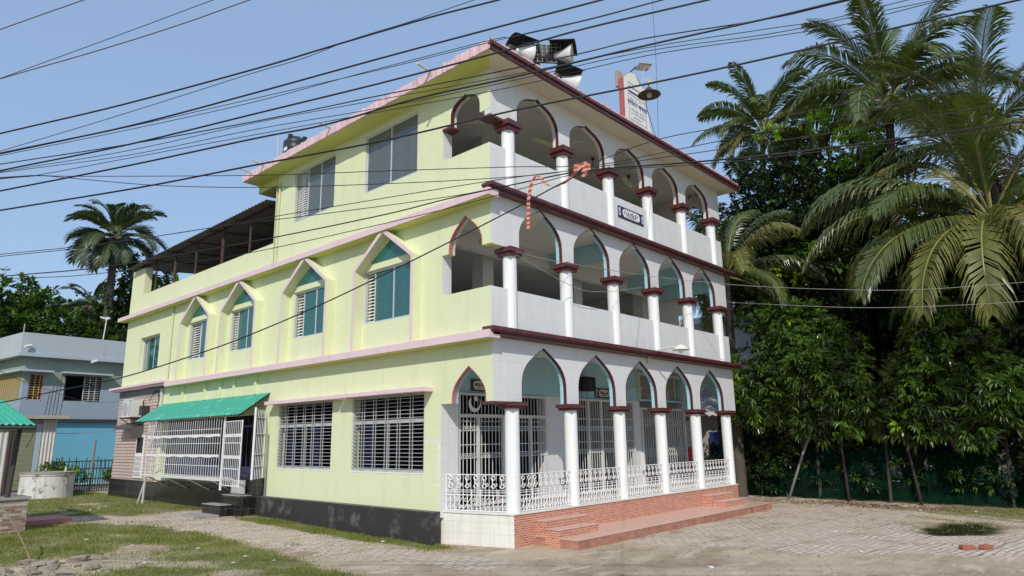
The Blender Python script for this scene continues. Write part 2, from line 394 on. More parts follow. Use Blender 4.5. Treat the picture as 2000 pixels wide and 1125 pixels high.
setup_light()
vs = SC.view_settings; vs.view_transform = 'Standard'; vs.look = 'None'; vs.gamma = 1; vs.exposure = 0.22; vs.use_curve_mapping = False
SC.cycles.max_bounces = 8; SC.cycles.transparent_max_bounces = 24
try: SC.cycles.use_denoising = True
except Exception: pass
# ------------------------------------------------------------------ the mosque
MQ = empty('mosque', (0, 0, 0), 'three storey lime green and white tiled mosque with maroon trimmed pointed arches', 'mosque')
CX = [.595 + 1.79 * i for i in range(6)]          # column centres
AX = [1.49 + 1.79 * i for i in range(5)]          # arch centres
XR = 10.07; YB = 19.25; Y3 = 8.38

SH_TALL = [(0, 1), (.20, 1), (.36, .995), (.48, .955), (.58, .88), (.68, .755), (.76, .61), (.83, .45), (.89, .30), (.94, .17), (.975, .075), (1, 0)]
SH_ROUND = [(0, 1), (.25, 1), (.42, .99), (.55, .945), (.66, .86), (.75, .74), (.82, .60), (.875, .42), (.91, .26), (.94, .14), (.965, .06), (1, 0)]
SH_LOW = [(0, 1), (.15, 1), (.3, .97), (.42, .90), (.54, .78), (.65, .63), (.75, .47), (.84, .31), (.92, .15), (1, 0)]
def arch_pts(c, hw, zs, za, sh):
    L = [(c - hw * r, zs + (za - zs) * t) for t, r in sh]
    return L + [(2 * c - u, z) for u, z in reversed(L[:-1])]
def arch_wall(name, mats, arches, u0, u1, zt, w0, w1, fn, parent, foot=None):
    """wall with pointed arches cut from its lower edge; fn maps (along, depth, up) to the world. mats: front, back/inside, underside"""
    mb = MB(); us = u0; zs0 = arches[0][2]
    def q(a, b, c, d, mi): mb.quad(fn(*a), fn(*b), fn(*c), fn(*d), mi)
    for (c, hw, zs, za, sh) in arches:
        a, b = c - hw, c + hw
        for w, mi in ((w0, 0), (w1, 1)): q((us, w, zs), (a, w, zs), (a, w, zt), (us, w, zt), mi)
        q((us, w0, zs), (a, w0, zs), (a, w1, zs), (us, w1, zs), 0)
        P = arch_pts(c, hw, zs, za, sh)
        for (p, r) in zip(P, P[1:]):
            if abs(r[0] - p[0]) > 1e-5:
                for w, mi in ((w0, 0), (w1, 1)): q((p[0], w, p[1]), (r[0], w, r[1]), (r[0], w, zt), (p[0], w, zt), mi)
            q((p[0], w0, p[1]), (r[0], w0, r[1]), (r[0], w1, r[1]), (p[0], w1, p[1]), 2)
        us = b
    for w, mi in ((w0, 0), (w1, 1)): q((us, w, zs0), (u1, w, zs0), (u1, w, zt), (us, w, zt), mi)
    q((us, w0, zs0), (u1, w0, zs0), (u1, w1, zs0), (us, w1, zs0), 0)
    for u in (u0, u1): q((u, w0, zs0), (u, w1, zs0), (u, w1, zt), (u, w0, zt), 0)
    q((u0, w0, zt), (u1, w0, zt), (u1, w1, zt), (u0, w1, zt), 0)
    return mb.build(name, mats, parent)
def arch_trim(name, mat, c, hw, zs, za, sh, w0, w1, fn, parent, th=.012):
    mb = MB(); P = arch_pts(c, hw, zs, za, sh)
    Q = [(c + (u - c) * (1 - th / hw), z - th * (.3 + .7 * (z - zs) / (za - zs))) for u, z in P]; Q[0] = (Q[0][0], zs); Q[-1] = (Q[-1][0], zs)
    for i in range(len(P) - 1):
        a, b, c_, d = P[i], P[i + 1], Q[i + 1], Q[i]
        A = [fn(p[0], w0, p[1]) for p in (a, b, c_, d)] + [fn(p[0], w1, p[1]) for p in (a, b, c_, d)]
        mb.add(A, [(0, 1, 2, 3), (7, 6, 5, 4), (3, 2, 6, 7), (0, 1, 5, 4)])
    return mb.build(name, mat, parent)
FRONT = lambda u, w, z: (u, w, z)
LEFT = lambda u, w, z: (w, u, z)

# storeys: spring, apex, wall top, shape, inside material
ST = [(2.565, 3.65, 3.74, SH_TALL, 'teal', 'blue_pale'), (5.55, 6.56, 6.60, SH_TALL, 'interior', 'blue_pale'), (8.24, 9.11, 9.27, SH_ROUND, 'interior', 'interior')]
for k, (zs, za, zt, sh, mi, mu) in enumerate(ST):
    A = [(c, .69, zs, za, sh) for c in AX]
    arch_wall('front_wall', ['white_tile', mi, mu], A, 0.006, XR, zt, 0.0, .16, FRONT, MQ)
    for c in AX: arch_trim('arch_trim', 'maroon', c, .69, zs, za, sh, -.004, .068, FRONT, MQ)
LA = [(.625, .465, 2.565, 3.26, SH_LOW), (.72, .48, 5.56, 6.27, SH_LOW), (.725, .435, 8.36, 8.93, SH_ROUND)]
for k, (a, zt, mi, tm) in enumerate(zip(LA, (3.70, 6.44, 9.27), ('teal', 'interior', 'interior'), ('salmon', 'salmon', 'maroon'))):
    arch_wall('side_arch_wall', ['green', mi, mi], [a], .002, 1.41, zt, 0.0, .17, LEFT, MQ)
    arch_trim('arch_trim', tm, *a, -.004, .085, LEFT, MQ, th=.016)
# white jambs closing the wall ends beside the side arches
mb = MB(); mb.box(.003, .46, 1.404, 1.60, .45, 2.84); mb.build('jamb', 'white_tile', MQ)
mb = MB(); mb.box(.003, .26, 1.404, 1.60, 3.86, 5.60); mb.build('jamb', 'white_tile', MQ)
mb = MB(); mb.box(.003, .26, 1.404, 1.60, 6.62, 8.40); mb.build('jamb', 'white_tile', MQ)

# left wall with window openings
def hole_wall(name, mats, u0, u1, z0, z1, holes, w0, w1, fn, parent, reveal=1):
    us = sorted({u0, u1, *[h[0] for h in holes], *[h[1] for h in holes]}); zs = sorted({z0, z1, *[h[2] for h in holes], *[h[3] for h in holes]})
    mb = MB()
    for a, b in zip(us, us[1:]):
        for c, d in zip(zs, zs[1:]):
            if any(h[0] <= a and b <= h[1] and h[2] <= c and d <= h[3] for h in holes): continue
            for w, mi in ((w0, 0), (w1, 1)): mb.quad(fn(a, w, c), fn(b, w, c), fn(b, w, d), fn(a, w, d), mi)
    for h in holes:
        a, b, c, d = h[:4]
        for p, q in (((a, c), (b, c)), ((b, c), (b, d)), ((b, d), (a, d)), ((a, d), (a, c))):
            mb.quad(fn(p[0], w0, p[1]), fn(q[0], w0, q[1]), fn(q[0], w1, q[1]), fn(p[0], w1, p[1]), 0)
    for p, q in (((u0, z0), (u1, z0)), ((u1, z0), (u1, z1)), ((u1, z1), (u0, z1)), ((u0, z1), (u0, z0))):
        mb.quad(fn(p[0], w0, p[1]), fn(q[0], w0, q[1]), fn(q[0], w1, q[1]), fn(p[0], w1, p[1]), 0)
    return mb.build(name, mats, parent)
W2 = [(2.30, 4.12), (5.52, 7.20), (9.10, 10.74), (12.02, 13.62)]
SC2 = [3.12, 6.35, 9.85, 12.74]
GW = [(1.90, 4.38), (5.17, 7.62)]
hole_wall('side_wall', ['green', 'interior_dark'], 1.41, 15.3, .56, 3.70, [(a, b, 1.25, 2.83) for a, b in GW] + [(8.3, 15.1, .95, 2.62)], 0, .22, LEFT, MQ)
tri = []
hole_wall('side_wall', ['green', 'interior'], 1.41, YB, 3.84, 6.44, [(a, b, 4.45, 5.68) for a, b in W2] + [(16.0, 17.78, 4.42, 5.64)], 0, .24, LEFT, MQ)
W3 = [(2.24, 4.24), (5.50, 7.48)]
hole_wall('side_wall', ['green', 'interior'], 1.41, Y3, 6.50, 9.27, [(a, b, 7.63, 9.09) for a, b in W3], 0, .22, LEFT, MQ)
mb = MB(); mb.box(-.02, .20, 15.3, YB, .40, 3.56); mb.build('tiled_side_wall', 'hex_tile', MQ)
mb = MB(); mb.box(-.03, .21, 15.3, YB + .01, 3.565, 3.76); mb.build('wall_band', 'black_tile', MQ)
# parapets
mb = MB(); mb.box(0, .12, .024, 1.41, 3.84, 4.722); mb.build('side_parapet', 'green', MQ)
mb = MB(); mb.box(0, .12, .024, 1.41, 6.50, 7.632); mb.build('side_parapet', 'green', MQ)
mb = MB(); mb.box(.004, XR, .02, .14, 3.86, 4.72); mb.build('front_parapet', 'white_tile', MQ)
mb = MB(); mb.box(.004, XR, .02, .14, 6.62, 7.63); mb.build('front_parapet', 'white_tile', MQ)
mb = MB(); mb.box(0, .14, Y3 + .002, YB, 6.50, 7.30); mb.box(.14, XR, YB - .14, YB, 6.62, 7.30); mb.box(XR - .14, XR, Y3, YB - .14, 6.62, 7.3); mb.build('terrace_parapet', 'green', MQ)
# slabs, ceilings, inner walls
mb = MB(); mb.box(.02, XR - .01, .03, YB - .02, 3.71, 3.835); mb.build('floor_slab', 'interior', MQ)
mb = MB(); mb.box(.02, XR - .01, .03, YB - .02, 6.46, 6.61); mb.build('floor_slab', 'interior', MQ)
mb = MB()
mb.box(XR - .22, XR - .01, 1.6, YB - .02, .3, 3.7); mb.box(.2, XR - .22, YB - .22, YB - .02, .3, 3.7)
mb.box(XR - .22, XR - .01, 1.6, YB - .02, 3.84, 6.45); mb.box(.2, XR - .22, YB - .22, YB - .02, 3.84, 6.45)
mb.box(XR - .22, XR - .01, 1.6, Y3 - .02, 6.62, 9.26); mb.box(.2, XR - .22, Y3 - .2, Y3 + .02, 6.62, 9.26)
mb.build('rear_wall', 'interior', MQ)
mb = MB(); mb.box(.3, XR - .3, 8.0, 8.12, 3.84, 6.45); mb.build('inner_wall', 'interior', MQ)
for k, (zs, zt, z0) in enumerate(((2.565, 3.70, .56), (5.55, 6.45, 3.84), (8.24, 9.26, 6.62))):
    arch_wall('end_arch_wall', ['interior' if k else 'teal'] * 3, [(.82, .48, zs, zs + .75, SH_LOW)], .26, 1.6, zt, XR - .25, XR - .01, LEFT, MQ)
    mb = MB(); mb.box(XR - .14, XR - .02, .15, 1.6, z0, z0 + .88)
    if k: mb.build('end_parapet', 'interior', MQ)
# ground floor verandah back wall: white tile below, pale blue above, three openings
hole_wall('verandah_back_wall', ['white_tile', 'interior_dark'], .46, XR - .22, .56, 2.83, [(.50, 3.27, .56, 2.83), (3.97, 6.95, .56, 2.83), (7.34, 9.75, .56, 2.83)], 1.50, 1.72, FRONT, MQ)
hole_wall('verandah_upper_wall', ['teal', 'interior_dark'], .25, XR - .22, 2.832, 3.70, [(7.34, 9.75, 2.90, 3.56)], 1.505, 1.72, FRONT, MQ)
mb = MB(); mb.box(.22, XR - .22, 5.2, 5.3, .4, 3.7); mb.box(.23, XR - .23, 1.74, 5.2, .40, .50); mb.box(.24, XR - .24, 8.9, 9.0, .4, 3.7); mb.build('room_shade_panel', 'very_dark', MQ)  # near-black sheets stand in for the darkness of the unlit rooms
mb = MB()                                        # curtains inside the ground floor windows
for y, w in ((4.05, .30), (7.25, .36), (6.2, .42)):
    mb = MB()
    for i in range(8): mb.box(.30 + .02 * (i % 2), .34 + .02 * (i % 2), y + w * i / 8, y + w * (i + 1) / 8, 1.1, 2.3)
    mb.build('curtain', 'curtain_blue', MQ)
# plinth of the verandah: skewed white side, red mosaic front
PL = [(.42, -.10), (9.60, -.10), (9.60, 1.49), (.075, 1.49)]
mb = MB(); mb.prism(PL, 'z', -.3, .545); o = mb.build('plinth', ['plinth_tile', 'mosaic', 'floor_in'], MQ)
for p in o.data.polygons:
    if p.normal.y < -.8: p.material_index = 1
    elif p.normal.z > .8: p.material_index = 2
mb = MB(); mb.prism([(.40, -.12), (9.62, -.12), (9.62, .22), (.62, .22), (.32, 1.49), (.055, 1.49)], 'z', .547, .572); mb.build('plinth_coping', 'plinth_tile', MQ)
# columns
def make_column(name, z0, z1, zc, big=False, low=True):
    e = MB(); e.lathe([(.140, z0), (.140, z1)], (0, 0, 0), 18); c = e.build('column', 'col_tile', MQ, smooth=False)
    c.data.polygons.foreach_set('use_smooth', [True] * len(c.data.polygons))
    h = zc - z1; m = MB()
    m.box(-.175, .175, -.175, .175, z1 - .005, z1 + h * .42); m.box(-.215, .215, -.215, .215, z1 + h * .42, zc)
    m.build('capital', 'maroon', c)
    return c
for (z0, z1, zc) in ((.56, 2.44, 2.56), (3.86, 5.39, 5.545), (6.62, 8.05, 8.235)):
    c = make_column('column', z0, z1, zc)
    for i, x in enumerate(CX):
        o = c if i == 0 else copy_tree(c, MQ)
        o.location = (x, .075, 0)
# trim boards under the corner blocks
mb = MB(); mb.prism([(.004, .004), (.80, .004), (.80, .16), (.16, .16), (.16, .24), (.004, .24)], 'z', 5.548, 5.556); mb.build('corner_trim', 'green_dull', MQ)
for z, m_ in ((2.545, 'maroon'), (8.22, 'maroon')):
    mb = MB(); mb.prism([(-.012, -.012), (.80, -.012), (.80, .26), (.25, .26), (.25, .30), (-.012, .30)], 'z', z - .03, z + .018); mb.build('corner_trim', m_, MQ)
for z in (8.352,):
    mb = MB(); mb.box(-.012, .255, 1.15, 1.408, z - .05, z + .004); mb.build('corner_trim', 'maroon', MQ)
# string courses
for (z, zt) in ((3.76, 3.90), (6.555, 6.675)):
    mb = MB(); d = zt - z
    mb.box(-.17, XR + .12, -.20, .006, z, z + d * .26); mb.box(-.215, XR + .17, -.25, .006, z + d * .26, z + d * .46); mb.box(-.25, XR + .21, -.27, .006, z + d * .46, zt)
    mb.build('string_course', 'maroon', MQ)
def pink_course(y0, y1, z0, z1, x=-.28):
    m = MB(); m.box(x, .006, y0, y1, z0, z1); m.quad((x + .004, y0 + .01, z0 - .004), (-.002, y0 + .01, z0 - .004), (-.002, y1 - .01, z0 - .004), (x + .004, y1 - .01, z0 - .004), 1)
    m.build('pink_course', ['pink', 'green_dull'], MQ)
pink_course(-.20, 14.5, 3.69, 3.835); pink_course(-.20, 19.55, 6.42, 6.56)
mb = MB(); mb.box(-.34, .0, 14.51, 19.5, 3.83, 3.90); mb.box(-.28, .0, 14.55, 19.42, 3.765, 3.83); mb.build('pink_course', 'pink', MQ)
# roof slab
mb = MB(); E_ = .46; yE = 9.56; xE = 10.50; z0, z1 = 9.27, 9.46
mb.poly([(-E_, -E_, z0), (xE, -E_, z0), (xE, 0, z0), (0, 0, z0)], 0)
mb.poly([(-E_, -E_, z0), (0, 0, z0), (0, yE, z0), (-E_, yE, z0)], 1)
mb.poly([(0, 0, z0), (xE, 0, z0), (xE, yE, z0), (0, yE, z0)], 2)
mb.poly([(-E_, -E_, z1), (xE, -E_, z1), (xE, yE, z1), (-E_, yE, z1)], 3)
for a, b in (((-E_, -E_), (xE, -E_)), ((xE, -E_), (xE, yE)), ((xE, yE), (-E_, yE)), ((-E_, yE), (-E_, -E_))):
    mb.quad((*a, z0), (*b, z0), (*b, z1), (*a, z1), 3)
mb.build('roof_slab', ['soffit', 'green_dull', 'interior', 'concrete'], MQ, fix=False)
mb = MB(); mb.box(-E_ - .02, xE + .02, -E_ - .06, -E_ + .002, z0 - .02, z0 + .06); mb.box(-E_ - .05, xE + .05, -E_ - .10, -E_ + .002, z0 + .06, z0 + .115); mb.box(-E_ - .02, xE + .03, -E_ - .07, -E_ + .002, z0 + .115, z0 + .16); mb.build('roof_fascia', 'maroon', MQ)
rr = random.Random(3)
mb = MB(); N = 120
def ragged(mbx, a, b, n, f, zlo, zhi, t, ax):
    prev = None
    for i in range(n + 1):
        u = a + (b - a) * i / n; z = zhi + rr.uniform(-.018, .02); d = t + rr.uniform(-.008, .012)
        cur = [f(u, 0, zlo + rr.uniform(-.006, .006)), f(u, d, zlo), f(u, d + rr.uniform(-.006, .006), z - .02), f(u, 0, z)]
        if prev:
            for j in range(3): mbx.quad(prev[j], cur[j], cur[j + 1], prev[j + 1])
            mbx.quad(prev[3], cur[3], f(u, -.12, z1 - .01), f(a + (b - a) * (i - 1) / n, -.12, z1 - .01))
        prev = cur
ragged(mb, -E_ - .045, yE, 150, lambda u, d, z: (-E_ - d, u, z), z0 - .012, 9.475, .045, 'y')
mb.build('roof_edge', 'pink_rough', MQ)
mb = MB(); ragged(mb, -E_ - .02, xE, 120, lambda u, d, z: (u, -E_ - d, z), z0 + .162, 9.50, .05, 'x'); mb.build('roof_edge', 'pink_rough', MQ)
mb = MB(); mb.box(.0, 1.6, Y3 + .03, yE - .05, 9.02, 9.268); mb.build('roof_beam', 'green_dull', MQ)
# pointed window surrounds
for c in SC2:
    a = 1.08; out = [(c - a, 3.836), (c - a, 5.70), (c, 6.50), (c + a, 5.70), (c + a, 3.836)]
    t = .085; inn = [(c + a - t, 3.836), (c + a - t, 5.70 - .035), (c, 6.50 - .115), (c - a + t, 5.70 - .035), (c - a + t, 3.836)]
    m = MB(); pts = out + inn; n = len(pts); x0, x1 = -.24, .004
    for i in range(4):
        A = [out[i], out[i + 1], inn[3 - i], inn[4 - i]]
        m.quad(*[(x0, p[0], p[1]) for p in A], 0)
    for L in (out, inn):
        for p, q in zip(L, L[1:]): m.quad((x0, *p), (x0, *q), (x1, *q), (x1, *p), 1)
    m.build('window_surround', ['pink', 'green'], MQ)
    m = MB(); m.poly([(-.012, c, 6.28), (-.012, c + .74, 5.83), (-.012, c - .74, 5.83)]); tr = m.build('transom_pane', 'glass_teal', MQ, fix=False)
    m = MB(); m.prism([(c - .72, 5.84), (c + .72, 5.84), (c, 6.27)], 'x', .031, .05); m.build('transom_backing', 'curtain_grey', tr)
# sliding windows with bars behind
def window(y0, y1, z0, z1, x, gl, nbar, panes, bar='bar_white', openleft=0, vb=()):
    m = MB(); t = .045
    m.box(x, x + .07, y0, y1, z0, z0 + t); m.box(x, x + .07, y0, y1, z1 - t, z1); m.box(x, x + .07, y0, y0 + t, z0 + t, z1 - t); m.box(x, x + .07, y1 - t, y1, z0 + t, z1 - t)
    w = m.build('window', 'alu', MQ)
    m = MB(); lo = y0 + t; hi = y1 - t - openleft * (y1 - y0)
    for i in range(panes):
        a = lo + (hi - lo) * i / panes; b = lo + (hi - lo) * (i + 1) / panes; xo = x + .012 + .022 * (i % 2)
        p = MB(); p.quad((xo + .010, a + .02, z1 - t), (xo + .010, b - .02, z1 - t), (xo + .010, b - .02, z0 + t), (xo + .010, a + .02, z0 + t)); p.build('pane', gl, w, fix=False)
        for q in (a, b): p = MB(); p.box(xo, xo + .022, q - .018, q + .018, z0 + t, z1 - t); p.build('mullion', 'alu', w)
    m = MB()
    for i in range(1, nbar + 1):
        z = z0 + (z1 - z0) * i / (nbar + 1); m.box(x + .085, x + .097, y0, y1, z - .0125, z + .0125)
    for v in vb: m.box(x + .098, x + .108, y0 + (y1 - y0) * v - .012, y0 + (y1 - y0) * v + .012, z0, z1)
    m.build('grille', bar, w)
    return w
for k, (a, b) in enumerate(W2): window(a, b, 4.45, 5.68, .045, 'glass_teal', 15, 2, openleft=(.17, .22, .2, .45)[k], vb=(.25, .29, .6, .64))
window(16.0, 17.78, 4.42, 5.64, .13, 'glass_teal', 14, 2, openleft=.12, vb=(.3, .65))
window(2.24, 4.24, 7.63, 9.09, .03, 'glass_grey', 21, 2, vb=(.14, .18, .36, .40, .62, .66, .84, .88))
window(5.50, 7.48, 7.63, 9.09, .03, 'glass_grey', 21, 2, openleft=.30, vb=(.14, .18, .36, .40, .62, .66, .84, .88))
for a, b in W3:
    mb = MB()
    for i in range(14): mb.box(.42 + .02 * (i % 2), .45 + .02 * (i % 2), a + (b - a) * i / 14 * .8, a + (b - a) * (i + 1) / 14 * .8, 7.5, 9.15)
    mb.build('curtain', 'curtain_grey', MQ)
# ground floor barred windows
for a, b in GW:
    m = MB(); t = .05
    m.box(.03, .10, a, b, 1.25, 1.25 + t); m.box(.03, .10, a, b, 2.83 - t, 2.83); m.box(.03, .10, a, a + t, 1.3, 2.78); m.box(.03, .10, b - t, b, 1.3, 2.78); m.box(.045, .10, a + t, b - t, 2.24, 2.32)
    m.box(.045, .09, (a + b) / 2 - .025, (a + b) / 2 + .025, 1.3, 2.24)
    w = m.build('window', 'bar_grey', MQ)
    m = MB()
    for i in range(19):
        z = 1.32 + i * .0785
        if abs(z - 2.28) > .04: m.box(.018, .030, a + .02, b - .02, z - .0052, z + .0052)
    for i in range(1, 6):
        y = a + (b - a) * i / 6
        for d in (-.045, .045): m.box(.005, .017, y + d - .006, y + d + .006, 1.26, 2.82)
    m.build('grille', 'bar_grey', w)
    m = MB(); m.box(-.006, .10, a - .01, b + .01, 1.225, 1.249); m.build('sill', 'white_paint', w)
for (y0, y1, x, z) in ((1.64, 4.62, -.30, 2.86), (4.70, 7.86, -.28, 2.855)):
    m = MB(); m.box(x, .002, y0, y1, z - .035, z + .045); m.build('sunshade', 'pink', MQ)
m = MB(); rp = random.Random(8)
for k in range(10): y = 1.86 - k * .046; m.box(-.002, .001, y - .05, y, 1.82 + rp.uniform(-.012, .012), 1.865 + rp.uniform(-.01, .012))
for k in range(26): z = 1.84 - k * .026; a = rp.uniform(1.42, 1.48); m.box(-.0022, .001, a, a + rp.uniform(.01, .06), z - .026, z)
for k in range(7): y = 1.80 - k * .05; m.box(-.002, .001, y - .05, y, 1.02 + rp.uniform(-.006, .006), 1.035 + rp.uniform(-.004, .008))
for k in range(8): y, z = rp.uniform(1.5, 1.8), rp.uniform(1.3, 1.8); m.box(-.0021, .001, y, y + rp.uniform(.01, .03), z, z + rp.uniform(.01, .03))
m.build('whitewash_patch', 'white_paint', MQ)
# base: black ledge, black tiled base
mb = MB(); mb.box(-.20, .0, 1.402, 8.12, -.2, .565); o = mb.build('base_ledge', ['black_paint', 'ledge_top'], MQ)
for p in o.data.polygons:
    if p.normal.z > .8: p.material_index = 1
mb = MB(); mb.box(-.30, .02, 8.13, 9.35, -.2, 1.0); mb.box(-.06, .02, 9.35, YB + .02, -.2, .70); mb.box(-.28, .02, 9.36, 14.3, .70, .78); mb.build('black_tiled_base', 'black_tile', MQ)
# terrace roof shelter over the rear half
mb = MB()
def tin_strip(mbx, p, ux, uy, nx, amp, n, mi=0):
    """corrugated sheet: p + ux*s + uy*t, ridges along uy"""
    p, ux, uy, nx = Vector(p), Vector(ux), Vector(uy), Vector(nx); prev = None
    for i in range(n * 4 + 1):
        s = i / (n * 4); w = amp * (math.sin(2 * math.pi * s * n)); a = p + ux * s + nx * w; b = a + uy
        if prev: mbx.quad(tuple(prev[0]), tuple(a), tuple(b), tuple(prev[1]), mi)
        prev = (a, b)
tin_strip(mb, (-.30, 8.42, 8.50), (0, 10.6, -.08), (10.6, 0, 1.0), (0, 0, 1), .015, 55)
mb.build('terrace_roof', 'tin_under', MQ, fix=False)
mb = MB()
for i in range(6): mb.box(.1 + i * 1.9, .15 + i * 1.9, 8.45, 18.9, 8.44 + i * .18, 8.49 + i * .18)
for i in range(7): mb.tube([(-.2, 8.9 + i * 1.65, 8.43), (10, 8.9 + i * 1.65, 9.38)], .025, 4)
mb.build('roof_frame', 'rust', MQ)
for y in (9.98, 11.76, 13.7, 15.4, 17.1):
    m = MB(); m.tube([(.07, y, 7.28), (.07, y, 8.42)], .035 if y not in (11.76, 15.4) else .055, 8); m.build('terrace_post', 'rust', MQ)
mb = MB(); mb.box(.002, .25, 18.0, YB - .01, 7.30, 8.36); mb.build('terrace_pillar', 'green', MQ)
mb = MB(); mb.box(.3, .4, 8.5, 19, 6.62, 6.66); mb.box(4.2, 4.3, 8.5, 19.0, 6.62, 8.7); mb.build('terrace_inner_wall', 'interior_dark', MQ)
# pipes
mb = MB(); mb.tube([(-.035, 14.92, 6.42), (-.035, 14.92, 3.84)], .03, 8); mb.build('drain_pipe', 'pvc_green', MQ)
mb = MB(); mb.tube([(-.03, 8.20, 9.0), (-.03, 8.20, 6.70)], .03, 8); mb.tube([(-.03, 8.36, 9.0), (-.03, 8.36, 6.70), (-.03, 8.9, 6.62)], .018, 8); mb.build('drain_pipe', 'pvc_green', MQ)
for y, z in ((1.25, 9.44), (5.0, 9.43), (8.3, 9.42), (9.0, 9.38)):
    m = MB(); m.tube([(-.45, y, z), (-.86, y, z + .05)], .028, 8); m.build('spout', 'pvc', MQ)
for y in (8.85, 10.1, 10.95, 11.95, 13.55):
    m = MB(); m.box(-.07, .0, y - .045, y + .045, 3.15, 3.69); m.build('pilaster_strip', 'green', MQ)
mb = MB(); mb.tube([(-.05, 15.22, 3.68), (-.05, 15.22, 2.6)], .05, 8); mb.build('drain_pipe', 'pvc', MQ)
# inner columns and cross beams seen through the upper arches
for z0, z1 in ((3.84, 6.45), (6.62, 9.26)):
    for x in (2.385, 5.965, 9.5):
        for y in (2.6, 5.4):
            m = MB(); m.box(x - .18, x + .18, y - .18, y + .18, z0, z1); m.build('inner_pillar', 'interior', MQ)
for x in (4.175, 7.755, 9.60):
    m = MB(); m.box(x - .1, x + .1, .26, 1.9, 6.05, 6.452); m.build('cross_beam', 'teal', MQ)
m = MB(); m.box(.26, XR - .3, 1.9, 2.12, 6.08, 6.453); m.build('cross_beam', 'interior', MQ)
m = MB(); m.box(7.9, XR - .24, 7.85, 7.98, 3.85, 6.2); m.build('inner_panel', 'house_blue', MQ)
m = MB(); m.box(8.6, 8.66, 1.62, 2.9, 6.63, 8.5); m.build('inner_door', 'navy', MQ)
# railings between the ground columns
def scroll(mbx, fn, cu, cz, r, a0, a1, th=.0085, n=9, shrink=.45):
    P = []
    for i in range(n + 1):
        t = i / n; a = a0 + (a1 - a0) * t; rr_ = r * (1 - shrink * t); P.append(fn(cu + rr_ * math.cos(a), 0, cz + rr_ * math.sin(a)))
    mbx.tube(P, th, 4, cap=False)
def railing(L, fn, parent, z0=.575, z1=1.235):
    m = MB(); H = z1 - z0
    for z in (z0 + .012, z0 + H * .44, z1): m.tube([fn(0, 0, z), fn(L, 0, z)], .010, 5)
    n = max(6, round(L / .175)); s = L / n
    for i in range(n + 1):
        u = i * s
        m.tube([fn(u, 0, z0), fn(u, 0, z0 + H * (.60 if 0 < i < n else 1))], .0095, 5)
        if i < n:
            c = u + s / 2
            m.tube([fn(c, 0, z0), fn(c, 0, z0 + H * .44)], .008, 4)
            for q in (.52, .575): m.tube([fn(u + .01, 0, z0 + H * q), fn(u + s - .01, 0, z0 + H * q)], .006, 4)
            # tall S bar with a curl at each end
            P = [fn(c - s * .28 + s * .5 * math.sin(t * math.pi) * .35, 0, z0 + H * (.66 + .26 * t)) for t in [k / 6 for k in range(7)]]
            m.tube(P, .0105, 4, cap=False)
            scroll(m, fn, c - s * .02, z0 + H * .70, s * .27, math.pi, math.pi * 2.9, .0095); scroll(m, fn, c - s * .02, z0 + H * .90, s * .27, math.pi, -math.pi * .9, .0095)
            scroll(m, fn, c + s * .28, z0 + H * .73, s * .17, math.pi, 2.7 * math.pi, .008)
            m.tube([fn(u + .015, 0, z0 + H * .06), fn(u + s - .015, 0, z0 + H * .38)], .007, 4)
            scroll(m, fn, u + s * .28, z0 + H * .30, s * .2, 0, 1.8 * math.pi, .007, 7); scroll(m, fn, u + s * .72, z0 + H * .12, s * .2, math.pi, 2.8 * math.pi, .007, 7)
    return m.build('railing', 'rail_paint', parent, fix=False)
for i in range(5):
    a = CX[i] + .14; railing(1.79 - .28, lambda u, w, z, a=a: (a + u, .02, z), MQ)
p0, p1 = Vector((.155, 1.40)), Vector((.50, .14)); dL = (p1 - p0).length; du = (p1 - p0) / dL
railing(dL, lambda u, w, z: (p0.x + du.x * u, p0.y + du.y * u, z), MQ)
# gates of the verandah
def gate(x0, x1, z0, z1, y, posts, lattice=False, step=.105, top=None):
    m = MB(); m.box(x0, x1, y - .03, y + .03, z1 - .05, z1); m.box(x0, x1, y - .03, y + .03, z0, z0 + .05)
    if top: m.box(x0, x1, y - .03, y + .03, top - .03, top + .03)
    for p in posts: m.box(p - .028, p + .028, y - .032, y + .032, z0, z1 if not top or p in (posts[0], posts[-1]) else top)
    g = m.build('gate', 'gate_paint', MQ)
    m = MB(); x = x0 + step / 2; k = 0
    while x < x1:
        m.tube([(x, y, z0), (x, y, z1)], .0095, 4, cap=False)
        if lattice and x + step < x1:
            for zc in (z0 + .75, z0 + 1.55):
                for h in (0, .13): m.tube([(x, y - .012, zc + h), (x + step / 2, y - .012, zc + h + .065), (x + step, y - .012, zc + h)], .006, 4, cap=False); m.tube([(x, y - .012, zc + h + .13), (x + step / 2, y - .012, zc + h + .065), (x + step, y - .012, zc + h + .13)], .006, 4, cap=False)
        x += step; k += 1
    if not lattice:
        for zz in (z0 + .98, z0 + 1.52):
            m.box(x0, x1, y - .012, y + .012, zz - .05, zz - .04); m.box(x0, x1, y - .012, y + .012, zz + .04, zz + .05)
            x = x0
            while x < x1 - .05: m.tube([(x, y, zz - .045), (x + .05, y, zz + .045)], .006, 4, cap=False); x += .05
        for zz in (z0 + 1.2, z0 + 1.75): m.box(x0, x1, y - .008, y + .008, zz - .008, zz + .008)
        x = x0 + step / 2
        while x + step < x1 and top:
            scroll(m, lambda u, w, z: (u, y - .01, z), x + step / 2, top - .07, step / 2, 0, -math.pi, .006, 5, 0); x += step
    m.build('gate_bars', 'gate_paint', g, fix=False)
    return g
g1 = gate(.50, 3.27, .58, 2.82, 1.47, (.53, 1.08, 1.82, 2.72, 3.24), top=2.36)
gate(3.97, 6.95, .58, 2.82, 1.47, (4.0, 4.9, 5.45, 6.4, 6.92), step=.10)
gate(7.34, 9.75, .58, 2.66, 1.47, (7.37, 8.5, 9.72), lattice=True, step=.125)
m = MB()                                          # fanlight grille above the folding gate
